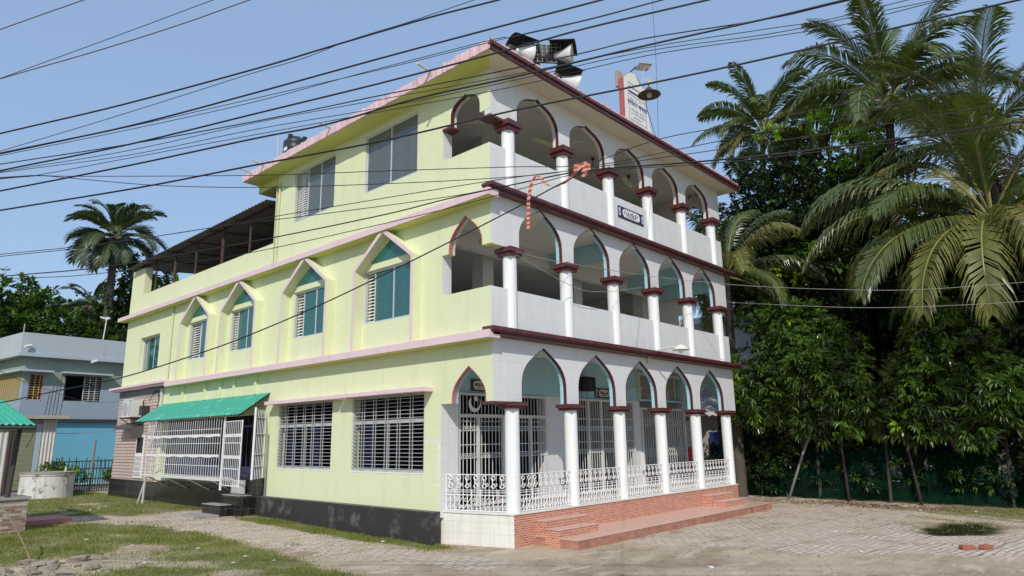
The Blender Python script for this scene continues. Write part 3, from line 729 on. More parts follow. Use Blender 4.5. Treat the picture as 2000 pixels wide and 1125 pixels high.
for i in range(13): m.box(7.34, 9.75, 1.60, 1.612, 2.93 + i * .05, 2.94 + i * .05)
for x in (7.5, 8.2, 8.9, 9.5): m.box(x - .02, x + .02, 1.59, 1.615, 2.9, 3.56)
for r in (.22, .29, .36, .43, .5): m.tube([(8.55 + r * math.cos(a), 1.58, 2.92 + 1.25 * r * math.sin(a)) for a in [math.pi * k / 12 for k in range(13)]], .012, 4, cap=False)
m.build('fanlight_grille', 'gate_paint', MQ, fix=False)
m = MB(); m.box(7.28, 7.34, 1.44, 1.50, 2.835, 3.62); m.box(9.75, 9.81, 1.44, 1.50, 2.835, 3.62); m.box(7.34, 9.75, 1.44, 1.50, 3.56, 3.62); m.build('fanlight_frame', 'cream_panel', MQ)
# crescent and star on the first gate
m = MB(); P = []
for k in range(15):
    a = R_(150 + 240 * k / 14); P.append((.92 + .17 * math.cos(a), 2.60 + .17 * math.sin(a)))
for k in range(15):
    a = R_(390 - 240 * k / 14); P.append((.945 + .135 * math.cos(a), 2.635 + .135 * math.sin(a)))
for k in range(14): m.add([(P[k][0], 1.40, P[k][1]), (P[k + 1][0], 1.40, P[k + 1][1]), (P[28 - k][0], 1.40, P[28 - k][1]), (P[29 - k][0], 1.40, P[29 - k][1]), (P[k][0], 1.41, P[k][1]), (P[k + 1][0], 1.41, P[k + 1][1]), (P[28 - k][0], 1.41, P[28 - k][1]), (P[29 - k][0], 1.41, P[29 - k][1])], [(0, 1, 2, 3), (4, 5, 6, 7), (0, 1, 5, 4), (3, 2, 6, 7)])
S_ = []
for k in range(10):
    a = R_(90 + 36 * k); r = .075 if k % 2 == 0 else .03; S_.append((.955 + r * math.cos(a), 2.70 + r * math.sin(a)))
m.prism(S_, 'y', 1.40, 1.41)
m.build('crescent_and_star', 'white_paint', g1)
# ------------------------------------------------------------------ things fixed to or standing by the mosque
# entrance platform and its two flights
pf = empty('entrance_platform', (5.1, -.6, 0), 'low red tiled platform along the columned front with two small flights of steps', 'platform')
def wpart(mb, name, mats, parent, **k):
    """part modelled in world coordinates under a thing whose origin is elsewhere"""
    o = mb.build(name, mats, parent, **k)
    mw = parent.matrix_basis.inverted() if parent.parent is None else (parent.parent.matrix_basis @ parent.matrix_basis).inverted()
    o.matrix_parent_inverse = mw
    return o
def stepblock(name, x0, x1, y0, y1, z0, z1, side, parent):
    m = MB(); m.box(x0, x1, y0, y1, z0, z1 - .012); m.box(x0 - .008, x1 + .008, y0 - .008, y1, z1 - .012, z1, 1)
    return wpart(m, name, [side, 'step_top'], parent)
stepblock('platform_slab', .97, 9.35, -1.10, -.102, -.2, .145, 'mosaic_big', pf)
stepblock('step', .99, 2.26, -.36, -.103, .148, .42, 'mosaic', pf); stepblock('step', .955, 2.13, -.70, -.363, -.2, .285, 'mosaic', pf)
stepblock('step', 7.45, 8.75, -.36, -.103, .148, .42, 'mosaic', pf); stepblock('step', 7.50, 8.62, -.72, -.363, .148, .285, 'mosaic', pf)
# black side steps
bs = empty('side_steps', (-.6, 8.9, 0), 'two black tiled steps below the open grille door', 'steps')
for (y0, y1, x0, z1) in ((8.15, 9.1, -.62, .60), (8.55, 9.55, -.92, .38)):
    m = MB(); m.box(x0, -.305 if z1 > .5 else -.62, y0, y1, -.1, z1 - .015); m.box(x0 - .01, -.305 if z1 > .5 else -.62, y0 - .01, y1 + .01, z1 - .015, z1, 1); wpart(m, 'step', ['black_tile', 'concrete'], bs)
m = MB(); m.box(-1.45, -.94, 8.5, 9.5, -.05, .16); tag(m.build('stone_slab', 'concrete'), 'flat pale concrete slab lying on the ground before the black steps', 'slab')
# green tin awning over the grille
aw = empty('awning', (0, 11.7, 2.6), 'green painted corrugated tin awning sloping out over the white grille', 'awning')
m = MB(); tin_strip(m, (-.005, 8.1, 3.16), (0, 7.1, 0), (-.80, 0, -.57), (.58, 0, .81), .012, 38); tin_strip(m, (-.005, 8.1, 3.150), (0, 7.1, 0), (-.80, 0, -.57), (.58, 0, .81), .012, 38, 1)
wpart(m, 'tin_sheet', ['tin_green', 'tin_under'], aw, fix=False)
m = MB()
for y in (8.2, 9.9, 11.7, 13.4, 15.0): m.tube([(-.01, y, 3.10), (-.78, y, 2.56)], .018, 5)
m.tube([(-.70, 8.1, 2.60), (-.70, 15.2, 2.60)], .018, 5); wpart(m, 'awning_frame', 'rust', aw)
# white grille enclosure below it
ge = empty('grille_enclosure', (-.5, 11.3, 1.0), 'white barred steel enclosure standing out from the wall beneath the green awning', 'grille')
m = MB(); m.box(-.74, -.03, 9.2, 14.2, .93, .965); m.box(-.75, -.71, 9.2, 14.2, .965, .99)
for y in (9.6, 11.1, 12.6, 14.0): m.tube([(-.70, y, .93), (-.06, y, .60)], .02, 5)
wpart(m, 'floor_tray', 'white_paint', ge)
m = MB()
def bars(mb, a, b, z0, z1, step, r=.0065):
    a, b = Vector(a), Vector(b); n = max(2, round((b - a).length / step))
    for i in range(n + 1):
        p = a + (b - a) * i / n; mb.tube([(p.x, p.y, z0), (p.x, p.y, z1)], r, 4, cap=False)
bars(m, (-.72, 9.22), (-.72, 14.18), .97, 2.66, .145); bars(m, (-.70, 14.18), (-.04, 14.18), .97, 2.66, .13)
for z in (1.30, 1.88, 2.25, 2.60):
    m.tube([(-.73, 9.2, z), (-.73, 14.2, z)], .010, 4)
wpart(m, 'bars', 'bar_white', ge, fix=False)
for z in (1.52, 2.05):
    m = MB()
    for i in range(40):
        y = 9.22 + i * .124; dz = .012 * math.sin(i * .9)
        m.quad((-.742, y, z + dz), (-.742, y + .124, z + .012 * math.sin((i + 1) * .9)), (-.742, y + .124, z + .075), (-.742, y, z + .075))
    wpart(m, 'flat_band', 'rail_paint', ge)
m = MB(); bars(m, (-.66, 7.56), (-.03, 8.20), 1.0, 2.7, .12)
for z in (1.3, 1.6, 2.1, 2.5): m.tube([(-.66, 7.56, z), (-.03, 8.20, z)], .010, 4)
wpart(m, 'side_bars', 'bar_white', ge, fix=False)
m = MB(); m.tube([(-.66, 7.53, 1.0), (-.66, 7.53, 2.74)], .03, 8); m.tube([(-.66, 9.16, .70), (-.66, 9.16, 2.62)], .03, 8); wpart(m, 'post', 'white_paint', ge)
m = MB(); d0, d1 = Vector((-.72, 9.05)), Vector((-.86, 7.78))
bars(m, d0, d1, .84, 2.42, .125)
for z in (.84, 1.25, 1.88, 2.42): m.tube([(d0.x, d0.y, z), (d1.x, d1.y, z)], .013, 5)
for p in (d0, d1): m.tube([(p.x, p.y, .82), (p.x, p.y, 2.44)], .018, 5)
for z in (1.50, 2.03): m.quad((d0.x - .012, d0.y, z), (d1.x - .012, d1.y, z), (d1.x - .012, d1.y, z + .08), (d0.x - .012, d0.y, z + .08), 1)
wpart(m, 'grille_door', ['bar_white', 'rail_paint'], ge, fix=False)
m = MB(); m.box(-.40, -.36, 8.42, 9.1, .62, .95); wpart(m, 'threshold_panel', 'tin_white', ge)
m = MB(); m.box(.26, .34, 8.3, 9.3, .96, 2.6); m.box(.26, .30, 12.4, 15.0, .96, 2.6); m.box(.22, .24, 9.35, 12.3, .96, 1.25); m.box(.225, .25, 8.3, 15.1, 2.30, 2.36)
for i in range(11): m.box(.235, .255, 9.4 + i * .26, 9.43 + i * .26, 1.2, 2.6)
ob = m.build('shop_window', ['navy', 'alu'], MQ)
# tiled part: narrow side door, exhaust canopy, air conditioner
m = MB(); m.box(-.055, -.021, 16.35, 17.05, .78, 2.2); d = m.build('side_door', 'white_paint', MQ)
m = MB()
for i in range(4): m.box(-.075, -.057, 16.42, 16.98, .86 + i * .17, .98 + i * .17)
m.build('door_panel', 'alu', d)
m = MB(); m.box(-.062, -.0555, 16.42, 16.98, 1.6, 2.12); m.build('door_vent', 'very_dark', d)
m = MB(); m.quad((-.02, 16.6, 2.62), (-.02, 18.4, 2.62), (-.42, 18.35, 2.50), (-.42, 16.6, 2.50)); m.box(-.42, -.40, 16.6, 18.3, 2.40, 2.52); m.box(-.42, -.03, 16.58, 16.60, 2.1, 2.5); tag(m.build('small_canopy', 'tin_dark'), 'small rusty green canopy on the patterned tile wall below the air conditioner', 'canopy'); 
ac = empty('air_conditioner', (-.25, 17.2, 2.75), 'cream outdoor air conditioner unit on a bracket on the patterned tile wall', 'air conditioner')
m = MB(); m.box(-.42, -.08, 16.75, 17.62, 2.80, 3.42); wpart(m, 'casing', 'ac_white', ac)
m = MB(); m.lathe([(.24, 0), (.24, .012), (.03, .014)], (-.424, 17.33, 3.1), 20, axis=(-1, 0, 0)); wpart(m, 'fan_guard', 'board_grey', ac)
m = MB()
for i in range(11): m.box(-.432, -.423, 16.80, 17.00, 2.86 + i * .05, 2.88 + i * .05)
wpart(m, 'louvre', 'board_grey', ac)
m = MB(); m.box(-.45, -.02, 16.7, 17.7, 2.755, 2.795); m.tube([(-.44, 16.8, 2.76), (-.03, 16.8, 2.5)], .015, 5); m.tube([(-.44, 17.6, 2.76), (-.03, 17.6, 2.5)], .015, 5); wpart(m, 'bracket', 'rust', ac)
m = MB(); m.box(-.26, -.03, 16.2, 16.5, 2.84, 3.16); tag(m.build('condenser_box', 'dark_metal'), 'small dark condenser box with wires beside the air conditioner', 'condenser')
m = MB(); m.tube(catmull([(-.1, 16.1, 3.3), (-.05, 15.9, 3.6), (-.06, 15.6, 3.62), (-.05, 15.4, 3.3)]), .012, 5); m.tube(catmull([(-.2, 15.95, 2.95), (-.15, 15.7, 2.7), (-.1, 15.45, 2.9), (-.08, 15.3, 3.5)]), .012, 5); tag(m.build('wiring', 'cable'), 'loose black wiring hanging across the patterned tile wall', 'wiring')
m = MB(); m.tube([(-.62, 14.35, 1.0), (-.62, 14.4, .05)], .035, 7); m.tube([(-.62, 14.35, .9), (-.1, 14.4, 1.1)], .03, 7); m.tube([(-.5, 14.6, .92), (-.66, 14.72, .05)], .025, 7); tag(m.build('waste_pipe', M['tin_white']), 'pale green waste pipe standing at the left end of the barred enclosure', 'pipe')
# ceiling fans
def fan(loc, rot, label, mats='fan'):
    e = empty('ceiling_fan', loc, label, 'ceiling fan', 'fans under the verandah ceilings', (0, 0, rot))
    m = MB(); m.lathe([(.01, .06), (.09, .05), (.11, 0), (.08, -.05), (.01, -.06)], (0, 0, 0), 14); m.build('motor', mats, e, smooth=True)
    m = MB(); m.tube([(0, 0, .05), (0, 0, .32)], .014, 6); m.lathe([(.05, .26), (.03, .32)], (0, 0, 0), 8); m.build('rod', 'dark_metal', e)
    for k in range(3):
        a = 2 * math.pi * k / 3; d = Vector((math.cos(a), math.sin(a), 0)); s = Vector((-d.y, d.x, 0)); b = MB()
        b.obox(d * .42 + Vector((0, 0, -.01)), d * .32, s * .062 + Vector((0, 0, .012)), (0, 0, .004)); b.build('blade', mats, e)
    return e
fan((1.25, 1.25, 8.93), .2, 'cream ceiling fan in the top floor verandah behind the corner column')
fan((3.35, 1.0, 8.93), .9, 'cream ceiling fan in the top floor behind the second front arch')
fan((5.2, 1.2, 8.93), .5, 'cream ceiling fan in the top floor behind the third front arch')
fan((6.95, 1.2, 8.93), 1.4, 'cream ceiling fan in the top floor behind the fourth front arch')
fan((2.2, 4.2, 8.93), .7, 'cream ceiling fan deep inside the top floor beyond the first front arch')
# pendant lamp, second floor side arch
pl = empty('pendant_lamp', (.95, 1.15, 6.1), 'small black pendant lamp with pale bulb hanging in the middle floor side arch', 'lamp')
m = MB(); m.tube([(0, 0, .32), (0, 0, .0)], .012, 6); m.lathe([(.02, .12), (.05, .08), (.03, .0), (.09, -.06)], (0, 0, 0), 12); m.build('lamp_stem', 'dark_metal', pl)
m = MB(); m.lathe([(.09, -.06), (.10, -.10), (.06, -.14), (.01, -.15)], (0, 0, 0), 12); m.build('lamp_shade', 'cream_panel', pl, smooth=True)
# loudspeaker box on the verandah wall
sb = empty('speaker_box', (4.7, 1.35, 3.17), 'black box loudspeaker on the pale blue verandah wall behind the second arch', 'speaker')
m = MB(); m.box(-.23, .23, -.13, .13, -.17, .17); m.build('cabinet', 'black_plastic', sb)
m = MB(); m.lathe([(.09, 0), (.085, .008), (.03, -.004)], (0, -.131, 0), 14, axis=(0, -1, 0)); m.build('cone', 'dark_metal', sb)
m = MB(); m.tube([(-.14, .05, -.17), (-.14, .05, -.42)], .008, 4); m.tube([(.1, .05, -.17), (.1, .05, -.40)], .008, 4); m.build('speaker_wire', 'cable', sb)
# calligraphy plaques
def squiggle(mbx, x0, x1, z0, z1, y, n, seed, th=.006):
    r = random.Random(seed); w = (x1 - x0) / n
    for i in range(n):
        a = x0 + i * w; k = r.random()
        if k < .3: P = [(a, z0 + (z1 - z0) * .2), (a + w * .2, z1), (a + w * .3, z0 + .1 * (z1 - z0))]
        elif k < .65: P = [(a, z0 + (z1 - z0) * .6), (a + w * .3, z0), (a + w * .8, z0 + (z1 - z0) * .1), (a + w, z0 + (z1 - z0) * .55)]
        else: P = [(a, z0 + (z1 - z0) * .3), (a + w * .45, z1 * .9 + z0 * .1), (a + w * .75, z0 + (z1 - z0) * .45), (a + w * .2, z0)]
        mbx.tube([(p.x, y, p.z) for p in catmull([(u, 0, z) for u, z in P], 5)], th, 4)
        if r.random() < .5: mbx.box(a + w * .5, a + w * .5 + .014, y - .004, y + .002, z1 + .008, z1 + .02)
def rounded(x0, x1, z0, z1, r, n=6):
    P = []
    for cx, cz, a0 in ((x1 - r, z1 - r, 0), (x0 + r, z1 - r, 90), (x0 + r, z0 + r, 180), (x1 - r, z0 + r, 270)):
        for k in range(n + 1): a = R_(a0 + 90 * k / n); P.append((cx + r * math.cos(a), cz + r * math.sin(a)))
    return P
def plaque(loc, w, h, wings, panel, cart, label, seed, ink):
    e = empty('calligraphy_plaque', loc, label, 'plaque')
    m = MB(); m.box(-w / 2, w / 2, -.02, 0, -h / 2, h / 2); m.build('panel', panel, e)
    m = MB(); m.prism(rounded(-w * .44, w * .44, -h * .37, h * .37, h * .34), 'y', -.026, -.0205); m.build('cartouche', cart, e)
    m = MB(); squiggle(m, -w * .36, w * .36, -h * .12, h * .2, -.028, 8, seed, .0085); squiggle(m, -w * .26, w * .26, -h * .27, -h * .19, -.028, 10, seed + 1, .004); m.build('lettering', ink, e, fix=False)
    for s in wings:
        x = s * (w / 2 + h * .26); m = MB(); m.box(x - h * .20, x + h * .20, -.02, 0, -h / 2, h / 2); wg = m.build('wing_panel', panel, e)
        m = MB(); m.prism(rounded(x - h * .12, x + h * .12, -h * .36, h * .36, h * .11), 'y', -.026, -.0205); m.build('wing_oval', cart, wg)
        m = MB(); squiggle(m, x - h * .06, x + h * .07, -h * .2, h * .2, -.028, 2, seed + 5, .006); m.build('wing_lettering', ink, wg, fix=False)
    return e
plaque((5.04, .018, 7.28), .88, .29, (-1, 1), 'navy', 'white_panel', 'navy and white calligraphy plaque with two side panels on the top parapet', 4, 'navy')
plaque((5.62, 1.48, 2.985), .52, .24, (-1, 1), 'brown_panel', 'cream_panel', 'brown calligraphy plaque above the middle gate beside the black speaker', 14, 'brown_panel')
plaque((1.20, 1.48, 2.985), .60, .24, (), 'brown_panel', 'cream_panel', 'brown calligraphy plaque above the crescent gate behind the corner arch', 24, 'brown_panel')
# pull cord switch hanging behind the first arch
m = MB(); m.tube([(2.95, 1.2, 3.69), (2.96, 1.2, 3.35), (2.97, 1.2, 2.2)], .006, 5); m.lathe([(.01, .06), (.035, .03), (.03, -.02), (.005, -.05)], (2.96, 1.2, 3.34), 10); m.box(2.92, 3.02, 1.18, 1.22, 2.05, 2.2); tag(m.build('hanging_switch', 'cream_panel', smooth=False), 'small white switch hanging on a cord behind the first front arch', 'switch')
m = MB(); m.tube([(6.75, 1.42, 3.12), (7.34, 1.40, 3.20)], .022, 8); tag(m.build('tube_light', 'cream_panel'), 'pale tube light on the blue wall left of the fanlight', 'light')
# gooseneck street lamp on the lower string course
gl = empty('wall_lamp', (5.55, -.05, 3.62), 'pale gooseneck lamp reaching out from the lower maroon band over the third arch', 'lamp')
m = MB(); m.tube([(v.x, v.y, v.z) for v in catmull([(-.18, .03, .0), (-.17, -.10, .22), (-.05, -.38, .33), (.12, -.62, .36)])], .020, 7); m.build('arm', 'pvc', gl, smooth=True)
m = MB(); m.lathe([(.05, .07), (.10, .04), (.20, -.04), (.205, -.06), (.19, -.055), (.03, .0)], (.2, -.68, .34), 16); m.build('lamp_shade', 'horn', gl, smooth=True)
m = MB(); m.lathe([(.03, .02), (.055, -.06), (.045, -.12), (.005, -.14)], (.2, -.68, .34), 10); m.build('bulb', 'white_panel', gl, smooth=True)
# roof: water tank, loudspeakers, name board
tk = empty('water_tank', (.12, 7.75, 9.46), 'round black ribbed plastic water tank on the far end of the flat roof', 'water tank')
m = MB(); m.lathe([(.30, 0), (.34, .05), (.34, .14), (.325, .16), (.34, .18), (.34, .32), (.325, .34), (.34, .36), (.34, .50), (.325, .52), (.34, .54), (.335, .64), (.27, .72), (.16, .76), (.16, .80), (.0, .82)], (0, 0, 0), 24); m.build('tank_body', 'tank_plastic', tk, smooth=True)
m = MB()
for a in (.4, 2.0, 3.6, 5.2): m.obox((.27 * math.cos(a), .27 * math.sin(a), .74), (.05, 0, 0), (0, .05, 0), (0, 0, .055))
m.build('lug', 'tank_plastic', tk)
m = MB(); m.box(-.345, -.33, -.14, .02, .30, .40); m.build('sticker', 'white_panel', tk)
m = MB(); m.tube([(.42, -.2, 0), (.42, -.2, .62), (.36, -.1, .66)], .018, 6); m.build('tank_pipe', 'pvc', tk)
m = MB(); m.tube([(-.22, 8.05, 9.46), (-.26, 8.08, 10.42)], .018, 6); tag(m.build('vent_pipe', 'pvc'), 'thin white vent pipe standing beside the black roof tank', 'pipe')
def horn(loc, d, label, lean=0):
    e = empty('horn_loudspeaker', loc, label, 'loudspeaker', 'horn loudspeakers on the roof')
    d = Vector(d).normalized(); m = MB()
    m.lathe([(.27, .30), (.275, .29), (.22, .20), (.14, .08), (.08, -.04), (.06, -.14), (.058, -.12), (.075, -.03), (.13, .085), (.21, .205), (.262, .295)], (0, 0, 0), 24, axis=d); m.build('horn_bell', 'horn', e, smooth=True)
    m = MB(); m.lathe([(.06, -.13), (.085, -.16), (.085, -.30), (.05, -.34), (.01, -.34)], (0, 0, 0), 14, axis=d); m.build('driver', 'dark_metal', e, smooth=True)
    side = d.cross(Vector((0, 0, 1))).normalized(); m = MB(); prev = None
    for k in range(7):
        a = R_(-58 + 116 * k / 6 + lean); o = side * math.sin(a) * .42 + Vector((0, 0, 1)) * (math.cos(a) * .30 + .04)
        cur = [tuple(o - d * .22), tuple(o + d * .40), tuple(o + d * .40 + Vector((0, 0, .012))), tuple(o - d * .22 + Vector((0, 0, .012)))]
        if prev:
            for j in range(4): m.quad(prev[j], cur[j], cur[(j + 1) % 4], prev[(j + 1) % 4])
        prev = cur
    m.build('rain_cover', 'black_plastic', e)
    return e
horn((1.95, .90, 10.86), (.9, -.32, -.06), 'horn loudspeaker with black cover nearest the roof corner')
horn((2.66, .26, 10.78), (.5, -.85, -.1), 'horn loudspeaker with black cover facing out over the front, upper right')
horn((2.82, .20, 10.18), (.75, -.6, -.35), 'horn loudspeaker under a black cover, lowest of the three by the roof edge')
sp = empty('speaker_mast', (2.35, .65, 9.46), 'dark metal mast with wire mesh holding the roof loudspeakers', 'mast')
m = MB(); m.tube([(0, 0, 0), (0, 0, 1.75)], .035, 8); m.tube([(-.45, .3, 1.35), (.42, -.42, 1.25)], .025, 6); m.tube([(0, 0, .8), (.5, -.42, .72)], .025, 6); m.tube([(-.6, .5, 0), (0, 0, 1.0)], .02, 6); m.tube([(.6, .5, 0), (0, 0, 1.0)], .02, 6); m.build('mast_pole', 'dark_metal', sp)
m = MB(); m.obox((.05, -.02, 1.42), Vector((.40, -.36, 0)), (.012, .012, 0), (0, 0, .24)); m.build('backing_sheet', 'dark_metal', sp)
m = MB(); dv = Vector((.34, -.30, 0))
for i in range(9): t = -1 + i / 4; m.tube([tuple(Vector((.03, -.09, 1.18)) + dv * t), tuple(Vector((.03, -.09, 1.66)) + dv * t)], .005, 4)
for i in range(6): z = 1.18 + i * .096; m.tube([tuple(Vector((.03, -.09, z)) - dv), tuple(Vector((.03, -.09, z)) + dv)], .005, 4)
m.build('wire_mesh', 'pvc', sp)
# roof name board
nb = empty('name_board', (5.2, -.2, 9.46), 'white roof name board with blue Bengali lettering and a red left edge', 'sign')
PO = [(4.64, 9.44), (5.90, 9.44), (5.66, 10.80), (5.30, 11.16), (4.98, 11.12), (4.65, 10.86)]
m = MB(); m.prism(PO, 'y', -.24, -.08); o = wpart(m, 'board', ['sign_white', 'sign_red'], nb)
for p in o.data.polygons:
    if p.normal.x < -.35: p.material_index = 1
m = MB()
def frame_line(mb, a, b, w=.012): mb.tube([(a[0], -.243, a[1]), (b[0], -.243, b[1])], w * .5, 4)
for a, b in (((4.84, 9.78), (5.66, 9.78)), ((5.66, 9.78), (5.60, 10.62)), ((4.84, 9.78), (4.84, 10.80)), ((4.84, 10.48), (5.60, 10.45)), ((4.84, 10.80), (5.1, 10.80))): frame_line(m, a, b)
for i in range(9): frame_line(m, (4.86 + i * .078, 10.56), (4.86 + i * .078 + .06, 10.56), .05)
for i in range(6): frame_line(m, (4.88 + i * .10, 10.70), (4.88 + i * .10 + .07, 10.70), .03)
wpart(m, 'ruled_border', 'sign_blue', nb, fix=False)
text_mesh('lettering', '\u09ae\u09b8\u09bf\u099c\u09c7\u09a6 \u0986\u09ae\u09cd\u09ae\u09be\u09b0', .178, 'sign_blue', nb, (.05, -.046, .73), (R_(90), 0, 0), .0015, .74)
m = MB()
for z, n, s in ((10.07, 7, 1), (9.98, 8, 3), (9.87, 5, 5)): squiggle(m, 4.9 if n > 5 else 5.02, 5.60 if n > 5 else 5.46, z - .018, z + .018, -.243, n * 2, s, .006)
for i in range(3): squiggle(m, 4.9 + i * .2, 5.05 + i * .2, 10.36, 10.40, -.243, 3, 20 + i, .005)
wpart(m, 'small_lettering', 'sign_grey', nb, fix=False)
m = MB(); m.box(4.68, 4.86, -.079, .04, 10.7, 11.12); wpart(m, 'masonry_stub', 'concrete', nb)
sl = empty('solar_lamp', (5.12, -.3, 11.26), 'flat grey solar lamp on top of the roof name board', 'lamp')
m = MB(); m.obox((.22, -.14, .10), (.23, -.05, .06), (.06, .12, -.03), (0, 0, .02)); m.build('lamp_head', 'board_grey', sl)
m = MB(); m.obox((.22, -.14, .076), (.17, -.037, .045), (.035, .08, -.02), (0, 0, .008)); m.build('lens', 'cream_panel', sl)
m = MB(); m.tube([(-.1, .15, -.15), (.02, -.03, .05)], .018, 6); m.build('lamp_arm', 'dark_metal', sl)

# ------------------------------------------------------------------ overhead cables
WL = {'W1': ('brown overhead wire crossing the top left corner of the sky', 'cable_brown'), 'W3': ('brown overhead wire sloping down across the left sky, lower of two', 'cable_brown'), 'W2': ('thin dark wire meeting the brown wire at the left edge of the sky', 'cable'),
      'W17': ('thick black cable carrying the dark hanging street lamp', 'cable'), 'W4': ('thick black cable that leaves the sky nearest left of the roof corner', 'cable'), 'W6': ('thick black cable passing just above the roof corner', 'cable'),
      'W9': ('thick black cable crossing the roof corner and the loudspeakers', 'cable'), 'W16': ('thick paired cable crossing below the roof loudspeakers', 'cable'),
      'L7': ('single cable running from the low left up to the orange ribbon', 'cable'), 'L8': ('thin cable sagging in front of the grey blue house', 'cable'), 'L5': ('thick low cable leaving the orange ribbon to the right', 'cable')}
def cables(data):
    for n, r, P in data:
        lab, mt = WL.get(n, (None, 'cable')); grp = 'overhead cables across the street'
        if lab is None:
            if n[0] == 'W': lab = 'thin black overhead cable in the upper bundle crossing the roof and sky'
            elif n[0] == 'L': lab = 'thin black overhead cable in the lower bundle gathered at the orange ribbon'
            elif n == 'S1': lab, mt = 'pale wire strung from the corner capital along the middle floor to the palms', 'cable_pale'
            elif n == 'S2': lab, mt = 'slack pale wire looping between two middle floor columns', 'cable_pale'
            elif n == 'S3': lab, mt = 'lower pale wire strung through the trees right of the mosque', 'cable_pale'
            elif n == 'V1': lab = 'thin upright cord dropping from the sky to the roof edge by the name board'
            else: lab = 'short wire running from the hanging lamp down to the roof edge'
        m = MB(); m.tube(catmull(P, 6), r, 6, cap=False); tag(m.build('overhead_cable', mt, smooth=True), lab, 'cable', grp)
RIB = [[-5.259, -5.488, 3.431], [-5.273, -5.5, 3.517], [-5.284, -5.514, 3.593], [-5.293, -5.526, 3.656], [-5.297, -5.555, 3.744], [-5.293, -5.583, 3.799], [-5.284, -5.606, 3.819], [-5.266, -5.628, 3.797], [-5.235, -5.66, 3.749], [-5.204, -5.701, 3.727], [-5.182, -5.741, 3.735], [-5.159, -5.789, 3.759], [-5.142, -5.835, 3.802], [-5.125, -5.88, 3.842], [-5.114, -5.913, 3.876]]
KNOT = [[-5.137, -5.852, 3.822], [-5.143, -5.863, 3.875], [-5.128, -5.874, 3.839], [-5.116, -5.911, 3.883], [-5.099, -5.897, 3.78], [-5.106, -5.927, 3.878], [-5.09, -5.928, 3.821], [-5.123, -5.895, 3.869]]
